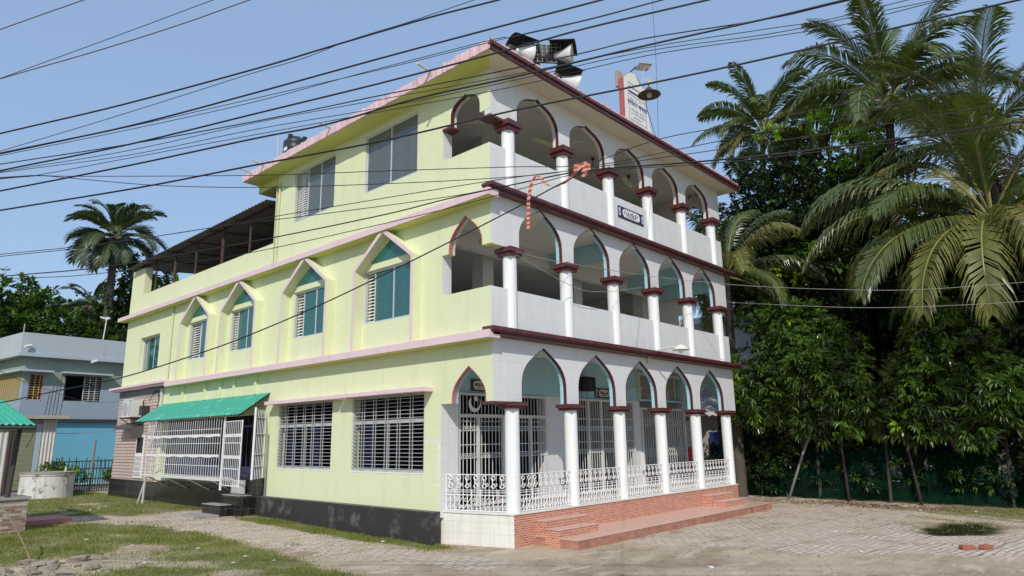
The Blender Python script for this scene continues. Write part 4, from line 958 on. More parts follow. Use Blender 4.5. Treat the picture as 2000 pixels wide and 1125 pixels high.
WIRES = [  # cable and ribbon points back-projected from image pixels, most then scaled towards the camera
  ('W1', 0.0049, [[-9.434, 1.496, 5.315], [-7.951, -1.163, 5.807], [-7.728, -1.564, 5.881], [-7.492, -1.986, 5.958], [-6.293, -4.133, 6.346]]) ,
  ('W2', 0.0032, [[-9.333, 1.169, 4.678], [-7.923, -1.387, 5.212], [-7.502, -2.15, 5.371], [-7.201, -2.697, 5.487], [-6.854, -3.329, 5.624], [-5.808, -5.232, 6.035]]) ,
  ('W3', 0.0049, [[-9.405, 1.406, 4.909], [-7.902, -1.238, 5.277], [-7.358, -2.193, 5.411], [-6.951, -2.918, 5.531], [-6.62, -3.517, 5.652], [-5.565, -5.423, 6.036]]) ,
  ('W4', 0.0074, [[-9.362, 1.51, 4.481], [-7.825, -1.157, 4.773], [-7.171, -2.29, 4.896], [-6.497, -3.476, 5.062], [-6.144, -4.104, 5.168], [-5.725, -4.849, 5.29], [-5.43, -5.363, 5.354], [-4.472, -7.036, 5.561]]) ,
  ('W5', 0.0032, [[-9.298, 1.926, 4.244], [-7.753, -0.829, 4.719], [-7.193, -1.828, 4.891], [-6.772, -2.583, 5.03], [-6.394, -3.263, 5.158], [-6.162, -3.674, 5.226], [-5.943, -4.08, 5.331], [-5.683, -4.546, 5.413], [-5.401, -5.058, 5.52], [-4.435, -6.809, 5.887]]) ,
  ('W6', 0.0074, [[-9.347, 1.445, 4.323], [-7.809, -1.203, 4.565], [-7.117, -2.394, 4.674], [-6.491, -3.496, 4.83], [-5.913, -4.519, 4.987], [-5.376, -5.464, 5.123], [-5.025, -6.08, 5.209], [-4.134, -7.647, 5.429]]) ,
  ('W7', 0.0032, [[-9.36, 1.856, 4.406], [-7.761, -0.9, 4.663], [-7.042, -2.139, 4.779], [-6.384, -3.279, 4.9], [-5.749, -4.381, 5.022], [-5.215, -5.316, 5.145], [-4.897, -5.867, 5.205], [-4.611, -6.372, 5.279], [-3.715, -7.952, 5.509]]) ,
  ('W8', 0.0032, [[-9.373, 2.065, 4.469], [-7.735, -0.746, 4.703], [-7.0, -2.007, 4.809], [-6.329, -3.169, 4.928], [-5.777, -4.143, 5.074], [-5.227, -5.109, 5.205], [-5.142, -5.25, 5.205], [-4.817, -5.812, 5.263], [-4.518, -6.34, 5.342], [-3.607, -7.949, 5.583]]) ,
  ('W9', 0.0074, [[-9.33, 1.577, 4.192], [-7.773, -1.102, 4.432], [-7.074, -2.304, 4.54], [-6.439, -3.415, 4.682], [-5.851, -4.444, 4.815], [-5.309, -5.399, 4.956], [-5.005, -5.939, 5.043], [-4.552, -6.728, 5.134], [-3.69, -8.227, 5.307]]) ,
  ('W10', 0.0049, [[-9.381, 1.776, 4.426], [-7.758, -0.96, 4.543], [-7.08, -2.104, 4.591], [-6.378, -3.299, 4.672], [-5.773, -4.343, 4.77], [-5.212, -5.308, 4.856], [-4.898, -5.854, 4.918], [-4.671, -6.249, 4.967], [-4.202, -7.039, 4.998], [-3.909, -7.55, 5.06], [-3.093, -8.973, 5.23]]) ,
  ('W11', 0.0032, [[-9.373, 2.096, 4.392], [-7.711, -0.721, 4.547], [-6.971, -1.976, 4.616], [-6.3, -3.139, 4.741], [-5.674, -4.209, 4.819], [-5.094, -5.2, 4.893], [-4.534, -6.165, 4.981], [-4.05, -6.979, 5.013], [-3.834, -7.342, 5.025], [-3.543, -7.854, 5.098], [-2.735, -9.278, 5.302]]) ,
  ('W16', 0.0074, [[-9.296, 1.404, 3.962], [-7.768, -1.224, 4.199], [-7.084, -2.403, 4.305], [-6.458, -3.488, 4.421], [-6.131, -4.05, 4.472], [-5.728, -4.77, 4.601], [-5.349, -5.429, 4.674], [-4.831, -6.336, 4.793], [-4.389, -7.104, 4.88], [-4.128, -7.562, 4.941], [-3.346, -8.933, 5.124]]) ,
  ('W14', 0.0032, [[-9.396, 2.201, 4.486], [-7.698, -0.644, 4.564], [-6.945, -1.906, 4.599], [-6.266, -3.076, 4.708], [-5.632, -4.155, 4.775], [-5.05, -5.159, 4.873], [-4.487, -6.137, 4.983], [-3.997, -6.956, 5.001], [-3.712, -7.448, 5.047], [-3.411, -7.967, 5.097], [-2.586, -9.39, 5.236]]) ,
  ('W15', 0.0032, [[-9.404, 2.003, 4.484], [-7.713, -0.786, 4.454], [-7.509, -1.123, 4.451], [-6.979, -2.029, 4.52], [-6.31, -3.174, 4.608], [-5.689, -4.235, 4.689], [-5.116, -5.218, 4.766], [-4.566, -6.179, 4.889], [-4.087, -6.984, 4.918], [-3.804, -7.464, 4.945], [-3.475, -8.046, 5.033], [-2.69, -9.435, 5.245]]) ,
  ('W17', 0.0074, [[-9.286, 1.335, 3.83], [-7.754, -1.273, 4.002], [-7.011, -2.538, 4.085], [-6.45, -3.505, 4.177], [-5.874, -4.497, 4.267], [-5.347, -5.422, 4.391], [-4.83, -6.314, 4.48], [-4.393, -7.075, 4.568], [-3.967, -7.825, 4.674], [-3.584, -8.495, 4.761], [-2.871, -9.743, 4.923]]) ,
  ('L1', 0.0032, [[-9.385, 1.069, 4.36], [-7.823, -1.472, 4.246], [-7.635, -1.778, 4.232], [-7.382, -2.176, 4.184], [-6.489, -3.599, 4.046], [-5.876, -4.587, 3.98], [-5.357, -5.422, 3.922], [-5.07, -5.886, 3.892], [-4.797, -6.393, 4.025], [-4.422, -7.04, 4.086], [-4.002, -7.772, 4.174], [-3.608, -8.454, 4.244], [-2.901, -9.676, 4.369]]) ,
  ('L2', 0.0032, [[-9.383, 1.071, 4.349], [-7.822, -1.471, 4.239], [-7.601, -1.83, 4.223], [-7.423, -2.105, 4.174], [-6.971, -2.799, 4.044], [-6.474, -3.583, 3.949], [-5.861, -4.571, 3.881], [-5.346, -5.41, 3.848], [-5.066, -5.882, 3.865], [-4.409, -7.027, 4.006], [-3.991, -7.76, 4.103], [-3.6, -8.446, 4.194], [-2.902, -9.669, 4.356]]) ,
  ('L3', 0.0032, [[-9.255, 1.298, 3.542], [-7.707, -1.287, 3.592], [-7.273, -2.013, 3.606], [-6.826, -2.769, 3.646], [-6.549, -3.242, 3.683], [-6.233, -3.788, 3.734], [-5.414, -5.192, 3.85], [-5.024, -5.851, 3.879], [-4.732, -6.346, 3.909], [-4.349, -6.997, 3.948], [-3.92, -7.731, 4.003], [-3.521, -8.419, 4.067], [-2.803, -9.655, 4.183]]) ,
  ('L4', 0.0032, [[-9.247, 1.303, 3.498], [-7.704, -1.284, 3.573], [-7.271, -2.011, 3.594], [-6.567, -3.211, 3.677], [-6.14, -3.929, 3.706], [-5.56, -4.913, 3.759], [-5.299, -5.366, 3.81], [-5.022, -5.849, 3.867], [-4.639, -6.48, 3.86], [-4.336, -6.983, 3.863], [-3.903, -7.713, 3.892], [-3.5, -8.397, 3.933], [-2.773, -9.632, 4.005]]) ,
  ('L5', 0.0049, [[-9.233, 1.435, 3.378], [-7.664, -1.178, 3.412], [-7.224, -1.911, 3.421], [-6.928, -2.415, 3.454], [-6.355, -3.405, 3.552], [-5.792, -4.389, 3.679], [-5.522, -4.871, 3.763], [-5.261, -5.331, 3.827], [-4.98, -5.819, 3.884], [-4.594, -6.456, 3.876], [-4.287, -6.964, 3.878], [-3.85, -7.702, 3.908], [-3.442, -8.393, 3.949], [-2.707, -9.641, 4.023]]) ,
  ('L6', 0.0032, [[-9.249, 1.431, 3.455], [-7.661, -1.174, 3.389], [-7.216, -1.903, 3.371], [-6.745, -2.699, 3.408], [-6.341, -3.391, 3.464], [-5.621, -4.663, 3.654], [-5.253, -5.323, 3.779], [-4.979, -5.817, 3.872], [-4.591, -6.454, 3.859], [-4.285, -6.962, 3.86], [-3.721, -7.909, 3.896], [-3.435, -8.386, 3.903], [-2.689, -9.63, 3.922]]) ,
  ('L7', 0.0049, [[-9.15, 1.216, 1.782], [-7.753, -1.275, 2.208], [-7.326, -2.036, 2.338], [-7.009, -2.599, 2.43], [-6.656, -3.254, 2.602], [-6.436, -3.674, 2.736], [-6.156, -4.223, 2.94], [-5.856, -4.823, 3.192], [-5.533, -5.478, 3.481], [-5.365, -5.825, 3.645], [-5.266, -6.025, 3.734]]) ,
  ('L8', 0.0032, [[-8.059, -0.159, 3.018], [-7.014, 1.752, 2.811], [-6.225, 3.206, 2.729], [-4.963, 5.538, 2.671], [-3.584, 8.114, 2.83], [-0.05, 14.74, 3.434]]) ,
  ('S1', 0.006, [[0.43, -0.22, 5.41], [1.93, -0.22, 5.47], [6.16, -0.22, 5.83], [8.07, -1.8, 5.65], [8.57, -4.29, 5.23], [8.71, -5.55, 5.08], [8.75, -6.8, 4.99], [8.51, -8.85, 4.82]]) ,
  ('S2', 0.006, [[0.43, -0.22, 5.36], [2.26, -0.22, 5.0], [3.38, -0.22, 5.06], [5.02, -0.22, 5.41]]) ,
  ('S3', 0.006, [[9.64, -0.22, 5.68], [8.2, -1.97, 5.17], [8.65, -4.3, 4.81], [8.8, -6.89, 4.58], [8.56, -8.8, 4.48]]) ,
  ('V1', 0.006, [[6.152, -0.55, 16.163], [5.853, -0.55, 13.535], [5.831, -0.55, 12.078], [5.743, -0.55, 10.441], [5.668, -0.55, 9.431]]) ,
  ('V2', 0.006, [[-4.606, -6.209, 4.586], [-1.347, -4.298, 6.348], [2.055, -2.427, 7.919], [5.544, -0.55, 9.39]]) ,
]
cables(WIRES)
# hanging street lamp on the thick cable
hl = empty('hanging_street_lamp', (-4.806, -6.322, 4.405), 'round dark brown street lamp shade hanging from the thick black cable', 'street lamp')
m = MB(); m.lathe([(.02, .075), (.035, .06), (.04, .035), (.06, .022), (.118, -.006), (.123, -.012), (.115, -.010), (.06, .012), (.02, .018)], (0, 0, 0), 32); m.build('lamp_shade', 'rust', hl, smooth=True)
m = MB(); m.lathe([(.02, .03), (.03, -.01), (.02, -.035), (.003, -.04)], (0, 0, 0), 12); m.build('bulb', 'board_grey', hl, smooth=True)
m = MB(); m.tube([(0, 0, .08), (0, 0, .15)], .008, 6)
for k in range(3): m.tube([(v.x, v.y, v.z) for v in catmull([(-.03 + .02 * k, .03 - .02 * k, .15), (-.02 + .02 * k, .02 - .03 * k, .185), (.01 + .015 * k, -.01 - .02 * k, .155), (0, 0, .14)], 4)], .006, 5)
m.tube([(v.x, v.y, v.z) for v in catmull([(-.03, .04, .02), (-.04, .05, .2), (-.01, .02, .32), (.02, -.04, .29), (.04, -.08, .2)], 5)], .003, 4); m.build('hanger', 'pvc', hl)
hl.scale = (.7, .7, .7)
# orange checked ribbon
def band(mbx, pts, w, n=5):
    P = catmull(pts, n); prev = None; S = Vector((.66, -.75, 0))
    for i, p in enumerate(P):
        tw = math.sin(i * .55) * .6; s = S * math.cos(tw) * w + Vector((.05, .05, .4)) * w * math.sin(tw)
        if prev: mbx.quad(tuple(prev[0]), tuple(p - s), tuple(p + s), tuple(prev[1]))
        prev = (p - s, p + s)
m = MB(); band(m, RIB, .0135); band(m, KNOT, .012, 4); band(m, [(a + .012, b - .012, c + .008) for a, b, c in KNOT[::-1]], .009, 4)
o = m.build('ribbon', 'ribbon', fix=False); sd = o.modifiers.new('thick', 'SOLIDIFY'); sd.thickness = .002
tag(o, 'orange checked cloth ribbon tangled on the cables before the front columns', 'ribbon')
# ------------------------------------------------------------------ ground
def sstep(a, b, x):
    t = max(0, min(1, (x - a) / (b - a))); return t * t * (3 - 2 * t)
from mathutils import noise as mn
def gh(x, y):
    h = .12 * sstep(2, 9, y)
    return h + .018 * mn.noise((x * .7, y * .7, 0)) + .01 * mn.noise((x * 2.3, y * 2.3, 3)) - .02
def seg_d(p, poly):
    best = 9e9
    for (ax, ay), (bx, by) in zip(poly, poly[1:]):
        dx, dy = bx - ax, by - ay; t = max(0, min(1, ((p[0] - ax) * dx + (p[1] - ay) * dy) / (dx * dx + dy * dy)))
        best = min(best, math.hypot(p[0] - ax - t * dx, p[1] - ay - t * dy))
    return best
def inside(p, poly):
    c = False; n = len(poly)
    for i in range(n):
        (x0, y0), (x1, y1) = poly[i], poly[i - 1]
        if (y0 > p[1]) != (y1 > p[1]) and p[0] < (x1 - x0) * (p[1] - y0) / (y1 - y0) + x0: c = not c
    return c
def pdist(p, poly):
    d = seg_d(p, poly + [poly[0]]); return d if inside(p, poly) else -d
PATH = [(-.9, -.3), (-1.35, 2.5), (-1.65, 6.0), (-2.0, 8.6), (-3.1, 10.8), (-4.6, 12.4), (-7, 13.5)]
PATH2 = [(-1.9, 8.0), (-1.3, 9.4), (-1.1, 10.4)]
YARD = [(2.6, -1.2), (9.4, -1.1), (10.9, -.9), (11.2, -2.6), (9.9, -4.3), (7.6, -4.6), (7.0, -8.5), (4.4, -8.3), (4.3, -6.4), (3.0, -4.4), (2.3, -2.6)]
STRIP = [(11.4, -1.6), (10.6, -3.2), (9.9, -4.9), (8.9, -6.6), (7.6, -8.6)]
GRASS_R = [(11.2, -4.4), (12.6, -4.2), (13.5, -10), (7.5, -10), (9.2, -7.2), (10.5, -5.6)]
PUDDLE = [(7.0, -5.0), (8.6, -5.3), (9.2, -5.75), (8.2, -6.2), (7.1, -6.1), (6.55, -5.4)]
def masks(x, y):
    n = mn.noise((x * .9, y * .9, 5)); n2 = mn.noise((x * 3, y * 3, 9)); w = .30 * n + .16 * n2
    pv = max(sstep(-.15, .22, .78 - seg_d((x, y), PATH) + w), sstep(-.15, .2, .55 - seg_d((x, y), PATH2) + w))
    pv = max(pv, sstep(-.2, .3, pdist((x, y), YARD) + w * 1.4), sstep(-.1, .15, .28 - seg_d((x, y), STRIP) + w * .6))
    pv *= 1 - sstep(-.75, -.25, x + w * .5) * sstep(-1.2, -.3, y + w)
    g = 0
    if y > -4: g = sstep(-.1, .5, -x - 2.05 - .12 * max(0, 5 - y) + w)           # lawn left of the path
    if y > 9: g = max(g, sstep(-.1, .5, y - 10.6 + w) * sstep(-.2, .3, 0.3 - x))
    g = max(g, sstep(-.1, .15, .42 - abs(x + .42) + w * .35) * sstep(.6, 1.4, y) * (1 - sstep(7.6, 8.3, y)))   # strip along the ledge
    g = max(g, .75 * sstep(-.2, .3, pdist((x, y), GRASS_R) + w))
    g = max(g, .6 * sstep(.9, .3, math.hypot(x - 6.6, y + 6.6)) , .5 * sstep(-.1, .2, .22 - abs(seg_d((x, y), STRIP) - .5) + w * .6))
    bare = sstep(.6, -.4, math.hypot((x + 5.2) / 1.6, (y - 4.2) / 1.1) - .9 + w) 
    g *= (1 - .85 * bare); g *= 1 - pv * .85
    g *= sstep(-.55, .15, n + .25)
    g = max(g, .10 * pv * sstep(.05, .5, n2))
    return pv, g
def build_ground():
    xs, ys = [], []
    def rng(a, b, s):
        n = int(round((b - a) / s)); return [a + (b - a) * i / n for i in range(n)]
    xs = rng(-13, -7, .3) + rng(-7, 13, .11) + rng(13, 22, .4) + [22]
    ys = rng(-14, -8.6, .3) + rng(-8.6, 13, .11) + rng(13, 34, .3) + [34]
    nx, ny = len(xs), len(ys); V = []; MK = []
    for y in ys:
        for x in xs:
            z = gh(x, y)
            pd = pdist((x, y), PUDDLE) if 5 < x < 11 and -8 < y < -3 else -1
            z -= .05 * sstep(-.25, .25, pd)
            V.append((x, y, z)); pv, g = masks(x, y); MK.append((pv, max(g, .55 * sstep(-.5, .0, pd)), sstep(-.16, .12, pd + .2 * mn.noise((x * 2.2, y * 2.2, 4))), 1))
    F = [(j * nx + i, j * nx + i + 1, (j + 1) * nx + i + 1, (j + 1) * nx + i) for j in range(ny - 1) for i in range(nx - 1)]
    o = len(V); S = 900
    ring_in = [(xs[0], ys[0]), (xs[-1], ys[0]), (xs[-1], ys[-1]), (xs[0], ys[-1])]
    far = [(-S, -S), (S, -S), (S, S), (-S, S)]
    for (x, y) in ring_in: V.append((x, y, gh(x, y))); MK.append((0, .6, 0, 1))
    for (x, y) in far: V.append((x, y, -1.0)); MK.append((0, .6, 0, 1))
    for i in range(4): j = (i + 1) % 4; F.append((o + i, o + j, o + 4 + j, o + 4 + i))
    me = bpy.data.meshes.new('ground'); me.from_pydata(V, [], F)
    at = me.color_attributes.new('zone', 'FLOAT_COLOR', 'POINT')
    at.data.foreach_set('color', [c for m in MK for c in m])
    me.polygons.foreach_set('use_smooth', [True] * len(me.polygons))
    m, nt, out = _nt('earth_and_paving'); b = NB(nt); p = b.pos()
    a = b.n('ShaderNodeAttribute', attribute_name='zone'); sp = b.n('ShaderNodeSeparateColor'); b.l(a.outputs['Color'], sp.inputs[0])
    pv, gr, wet = sp.outputs[0], sp.outputs[1], sp.outputs[2]
    # earth
    n1 = b.noise(p, .55, 6, .6); n2 = b.noise(p, 3.5, 7, .65); n3 = b.noise(p, 26, 4, .6)
    earth = b.mixc(b.ramp(n1, .42, .58), (.31, .235, .16), (.48, .38, .275))
    n4 = b.noise(b.scaled(p, (.8, 2.4, 1)), 1.3, 8, .62)
    earth = b.mixc(b.math('MULTIPLY', b.ramp(n4, .53, .60), .8), earth, (.56, .455, .335))
    earth = b.mixc(b.math('MULTIPLY', b.ramp(n2, .45, .7), .6), earth, (.50, .405, .295))
    earth = b.mixc(b.math('MULTIPLY', b.ramp(n3, .55, .75), .35), earth, (.13, .105, .08))
    # pavers
    uv = b.n('ShaderNodeMapping'); uv.inputs['Rotation'].default_value = (0, 0, R_(8)); b.l(p, uv.inputs['Vector'])
    wob = b.n('ShaderNodeMix', data_type='VECTOR'); nz = b.n('ShaderNodeTexNoise'); nz.inputs['Scale'].default_value = 2.0; b.l(p, nz.inputs['Vector'])
    va = b.n('ShaderNodeVectorMath', operation='MULTIPLY_ADD'); b.l(nz.outputs['Color'], va.inputs[0]); va.inputs[1].default_value = (.15, .15, 0); b.l(uv.outputs[0], va.inputs[2])
    t = b.n('ShaderNodeTexBrick', offset=.5)
    for k, v in (('Scale', 1), ('Brick Width', .25), ('Row Height', .125), ('Mortar Size', .019), ('Mortar Smooth', .45), ('Bias', 0)): t.inputs[k].default_value = v
    t.inputs['Color1'].default_value = (.70, .585, .485, 1); t.inputs['Color2'].default_value = (.58, .465, .375, 1); t.inputs['Mortar'].default_value = (.155, .125, .085, 1)
    b.l(va.outputs[0], t.inputs['Vector'])
    pcol = b.mixc(b.math('MULTIPLY', b.noise(p, 5, 5), .5), t.outputs['Color'], (.46, .39, .33))
    # joints that run right across the yard every metre or so
    sx = b.n('ShaderNodeSeparateXYZ'); b.l(va.outputs[0], sx.inputs[0])
    ln = b.math('LESS_THAN', b.math('ABSOLUTE', b.math('SUBTRACT', b.math('FRACT', b.math('DIVIDE', sx.outputs[1], 1.25)), .5)), .022)
    pcol = b.mixc(b.math('MULTIPLY', ln, .8), pcol, (.13, .105, .075))
    soil = b.ramp(b.math('ADD', b.noise(p, 1.5, 8, .68), b.math('MULTIPLY', t.outputs['Fac'], .12)), .49, .58)
    pcol = b.mixc(b.math('MULTIPLY', soil, .75), pcol, earth)
    edge = b.ramp(b.math('ADD', pv, b.math('MULTIPLY', b.math('SUBTRACT', b.noise(p, 5, 6, .72), .5), 1.3)), .42, .58)
    c = b.mixc(edge, earth, pcol)
    gedge = b.ramp(b.math('ADD', gr, b.math('MULTIPLY', b.math('SUBTRACT', b.noise(p, 5, 6, .7), .5), 1.1)), .25, .75)
    gcol = b.mixc(b.noise(p, 1.1, 5), (.15, .165, .045), (.25, .215, .09))
    gcol = b.mixc(b.ramp(b.noise(p, 18, 4), .4, .7), gcol, (.10, .13, .03))
    c = b.mixc(b.math('MULTIPLY', gedge, .85), c, gcol)
    c = b.mixc(b.math('MULTIPLY', wet, .93), c, (.012, .020, .007))
    hh = b.math('ADD', b.math('MULTIPLY', n3, .5), b.math('MULTIPLY', b.math('MULTIPLY', t.outputs['Fac'], edge), -.7))
    rough = b.math('SUBTRACT', .92, b.math('MULTIPLY', wet, .80))
    b.bsdf(out, c, rough, .3, b.bump(b.math('MULTIPLY', hh, b.math('SUBTRACT', 1, b.math('MULTIPLY', wet, .85))), .6, .02))
    me.materials.append(m); ob = bpy.data.objects.new('ground', me); COL.objects.link(ob); tag(ob, kind='structure')
build_ground()
# grass blades
def build_grass():
    r = random.Random(5); g = MB(); d = MB(); n = 0
    def blade(mb, x, y, z, h, w):
        a = r.uniform(0, 6.28); l = r.uniform(.1, .55) * h; s = (math.cos(a) * w, math.sin(a) * w); b = a + 1.57 + r.uniform(-.6, .6)
        tip = (x + math.cos(b) * l, y + math.sin(b) * l, z + h)
        mb.add([(x - s[0], y - s[1], z - .01), (x + s[0], y + s[1], z - .01), tip], [(0, 1, 2)])
    tries = 0
    while n < 135000 and tries < 900000:
        tries += 1
        k = r.random()
        if k < .60: x, y = r.uniform(-7.5, -1.4), r.uniform(-4.0, 9.5)
        elif k < .82: x, y = r.uniform(-6.5, .2), r.uniform(9.5, 24)
        elif k < .90: x, y = r.uniform(-1.0, -.02), r.uniform(.6, 8.2)
        else: x, y = r.uniform(6, 13), r.uniform(-9.5, -2.5)
        pv, gm = masks(x, y)
        cl = .5 + .9 * mn.noise((x * 1.4, y * 1.4, 2)) + .4 * mn.noise((x * 5, y * 5, 7))
        if r.random() > gm * max(.10, cl): continue
        far = math.hypot(x + 8.96, y + 8.7); h = r.uniform(.015, .052) * (1 + .8 * max(0, cl - .6)); w = .0035 + .00022 * far
        if r.random() < .22: blade(d, x, y, gh(x, y), h, w)
        else: blade(g, x, y, gh(x, y), h, w)
        n += 1
    tag(g.build('grass', 'grass', fix=False), kind='stuff'); tag(d.build('dry_grass', 'grass_dry', fix=False), kind='stuff')
build_grass()

# ------------------------------------------------------------------ vegetation
UP = Vector((0, 0, 1))
def rdir(r):
    z = r.uniform(-1, 1); a = r.uniform(0, 6.283); q = math.sqrt(1 - z * z); return Vector((q * math.cos(a), q * math.sin(a), z))
def put_leaf(mb, p, d, L, w, droop, mi):
    s = d.cross(UP)
    if s.length < .05: s = Vector((1, 0, 0))
    s.normalize(); m = p + d * (L * .5); t = m + (d - UP * droop).normalized() * (L * .5)
    mb.add([tuple(p), tuple(m + s * (w * .5)), tuple(t), tuple(m - s * (w * .5))], [(0, 1, 2), (0, 2, 3)], mi)
def tuft(mb, r, p, d, n, L, w, droop, mi):
    """a whorl of long leaves round a twig end"""
    a = d.cross(UP)
    if a.length < .05: a = Vector((1, 0, 0))
    a.normalize(); b = a.cross(d)
    for k in range(n):
        an = 6.283 * k / n + r.uniform(-.4, .4); o = r.uniform(.45, 1.25)
        v = (d * math.cos(o) + (a * math.cos(an) + b * math.sin(an)) * math.sin(o)).normalized()
        put_leaf(mb, p + v * .02, v, L * r.uniform(.65, 1.15), w * r.uniform(.8, 1.2), droop * r.uniform(.5, 1.4), mi)
def tree(name, label, base, trunk_top, blobs, ntuft, nleaf, L, w, droop, mats, seed, pick, cat='tree', group=None, tr=.14, lean=(0, 0), bark='bark', fill=.5):
    """trunk with limbs running to every lobe of the crown, leaf whorls spread through the lobes"""
    r = random.Random(seed); e = empty(name, base, label, cat, group); B = Vector(base)
    t = MB(); top = Vector((lean[0], lean[1], trunk_top - base[2]))
    tp = [Vector((0, 0, -.15)), top * .35 + Vector((r.uniform(-.1, .1), r.uniform(-.1, .1), 0)), top * .7 + Vector((r.uniform(-.12, .12), r.uniform(-.12, .12), 0)), top]
    t.tube(tp, [tr * 1.25, tr, tr * .8, tr * .62], 8)
    c = MB(); vol = sum(b[3] * b[4] * b[5] for b in blobs)
    for (x, y, z, rx, ry, rz) in blobs:
        ctr = Vector((x, y, z)) - B; mid = (top + ctr) * .5 + Vector((r.uniform(-.2, .2), r.uniform(-.2, .2), .15))
        t.tube([top * .85, mid, ctr], [tr * .5, tr * .32, tr * .14], 6)
        for k in range(5):
            d = rdir(r); t.tube([ctr * .7 + mid * .3, ctr + Vector((d.x * rx, d.y * ry, d.z * rz)) * .7], [tr * .16, tr * .05], 4)
        for k in range(max(6, int(ntuft * (rx * ry * rz) / vol))):
            d = rdir(r); q = (1 - fill) + fill * r.random() ** .7
            if r.random() < .25: q *= r.uniform(.3, .9)
            q *= 1 + .22 * mn.noise(Vector((d.x * 2.1 + x, d.y * 2.1 + y, d.z * 2.1 + z)))
            p = ctr + Vector((d.x * rx, d.y * ry, d.z * rz)) * q
            o = (d + UP * .25 + rdir(r) * .5).normalized()
            tuft(c, r, p, o, nleaf, L, w, droop, pick(r, p + B, q))
    t.build('trunk', bark, e, smooth=True); c.build('crown', mats, e, fix=False)
    return e
def frond(mb, r, p, az, el, Ln, bend, ll, n, wid=.05, hang=.6, mi=0, mr=1, base=.12, tip=.25):
    wid *= 1.08; hang *= 1.25
    """feather leaf: curved midrib with two rows of hanging leaflets"""
    p = Vector(p); h = Vector((math.cos(az), math.sin(az), 0)); pts = []; a = el; q = p.copy(); N = 14; tw = r.uniform(-.25, .25)
    for i in range(N + 1):
        pts.append(q.copy()); q = q + (h * math.cos(a) + UP * math.sin(a)) * (Ln / N); a -= bend / N * (.4 + 1.2 * i / N)
    mb.tube(pts, [.035 * (1 - .85 * i / N) * (Ln / 4) + .004 for i in range(N + 1)], 5, mr)
    side = h.cross(UP).normalized()
    for i in range(n):
        s = base + (1 - base) * i / (n - 1); f = s * N; k = min(int(f), N - 1); c = pts[k].lerp(pts[k + 1], f - k); t = (pts[k + 1] - pts[k]).normalized()
        nrm = side.cross(t).normalized(); prof = math.sin(math.pi * min(1, (s - base) / (1 - base) * .82 + .14)) ** .6
        for sg in (-1, 1):
            if r.random() < .05: continue
            l = ll * prof * r.uniform(.82, 1.1); sd = side * sg
            st = max(0, t.z); d = (sd * (.78 - .42 * st) + t * (.35 + .55 * s + .75 * st) + nrm * (.22 + tw * sg) * (1 - .6 * st)).normalized()
            hg = hang * (1 - .45 * st); d2 = (d - UP * hg * r.uniform(.7, 1.4)).normalized(); d3 = (d2 - UP * hang * r.uniform(.6, 1.3)).normalized()
            m1 = c + d * l * .38; m2 = m1 + d2 * l * .34; e = m2 + d3 * l * .28; wv = t * (wid * .5)
            mb.add([tuple(c - wv * .5), tuple(c + wv * .5), tuple(m1 + wv), tuple(m1 - wv), tuple(m2 + wv * .8), tuple(m2 - wv * .8), tuple(e)], [(0, 1, 2, 3), (3, 2, 4, 5), (5, 4, 6)], mi)
def palm(label, base, hub, fronds, Ln, ll, n, mats, seed, hang=.6, tr=.16, wid=.05, coconuts=False, dry=0, group=None, extra=(), span=1.75):
    r = random.Random(seed); e = empty('palm_tree', base, label, 'palm tree', group); B = Vector(base); H = Vector(hub) - B
    t = MB(); P = [Vector((0, 0, -.2)) + H * 0, H * .3 + Vector((H.x * -.15, H.y * -.15, 0)), H * .65 + Vector((H.x * -.1, H.y * -.1, 0)), H]; P = catmull(P, 10)
    t.tube(P, [tr * (1.35 - .6 * i / len(P)) * (1 + .06 * (i % 2)) for i in range(len(P))], 10); t.build('trunk', 'palm_bark', e, smooth=True)
    for k in range(fronds):
        lv = k / fronds; az = k * 2.399 + r.uniform(-.25, .25); el = 1.35 - span * lv + r.uniform(-.12, .12); m = MB()
        frond(m, r, H + Vector((math.cos(az), math.sin(az), 0)) * .1 + UP * (.25 - .4 * lv), az, el, Ln * r.uniform(.85, 1.08), 1.15 + .9 * lv + r.uniform(-.2, .3), ll, n, wid, hang * (.7 + .5 * lv), 1 if r.random() < lv * .35 else 0, 2)
        m.build('frond', mats, e, fix=False)
    for (az, el, L2, bd) in extra:
        m = MB(); frond(m, r, H, az, el, L2, bd, ll, n, wid, hang, 1 if r.random() < .55 else 0, 2); m.build('frond', mats, e, fix=False)
    if dry:
        m = MB()
        for k in range(dry): az = r.uniform(0, 6.28); frond(m, r, H - UP * .1, az, -.6, Ln * .5, 1.2, ll * .5, n // 3, wid, 1.2, 0, 0)
        m.build('dry_frond', 'palm_dry', e, fix=False)
    if coconuts:
        for k in range(5): az = 1.2 * k; m = MB(); m.lathe([(.01, -.13), (.08, -.08), (.11, 0), (.08, .09), (.01, .13)], H + Vector((math.cos(az) * .25, math.sin(az) * .25, -.35)), 10); m.build('coconut', 'leaf_mid', e, smooth=True)
    return e
PM = ['palm_leaf', 'palm_old', 'rachis']
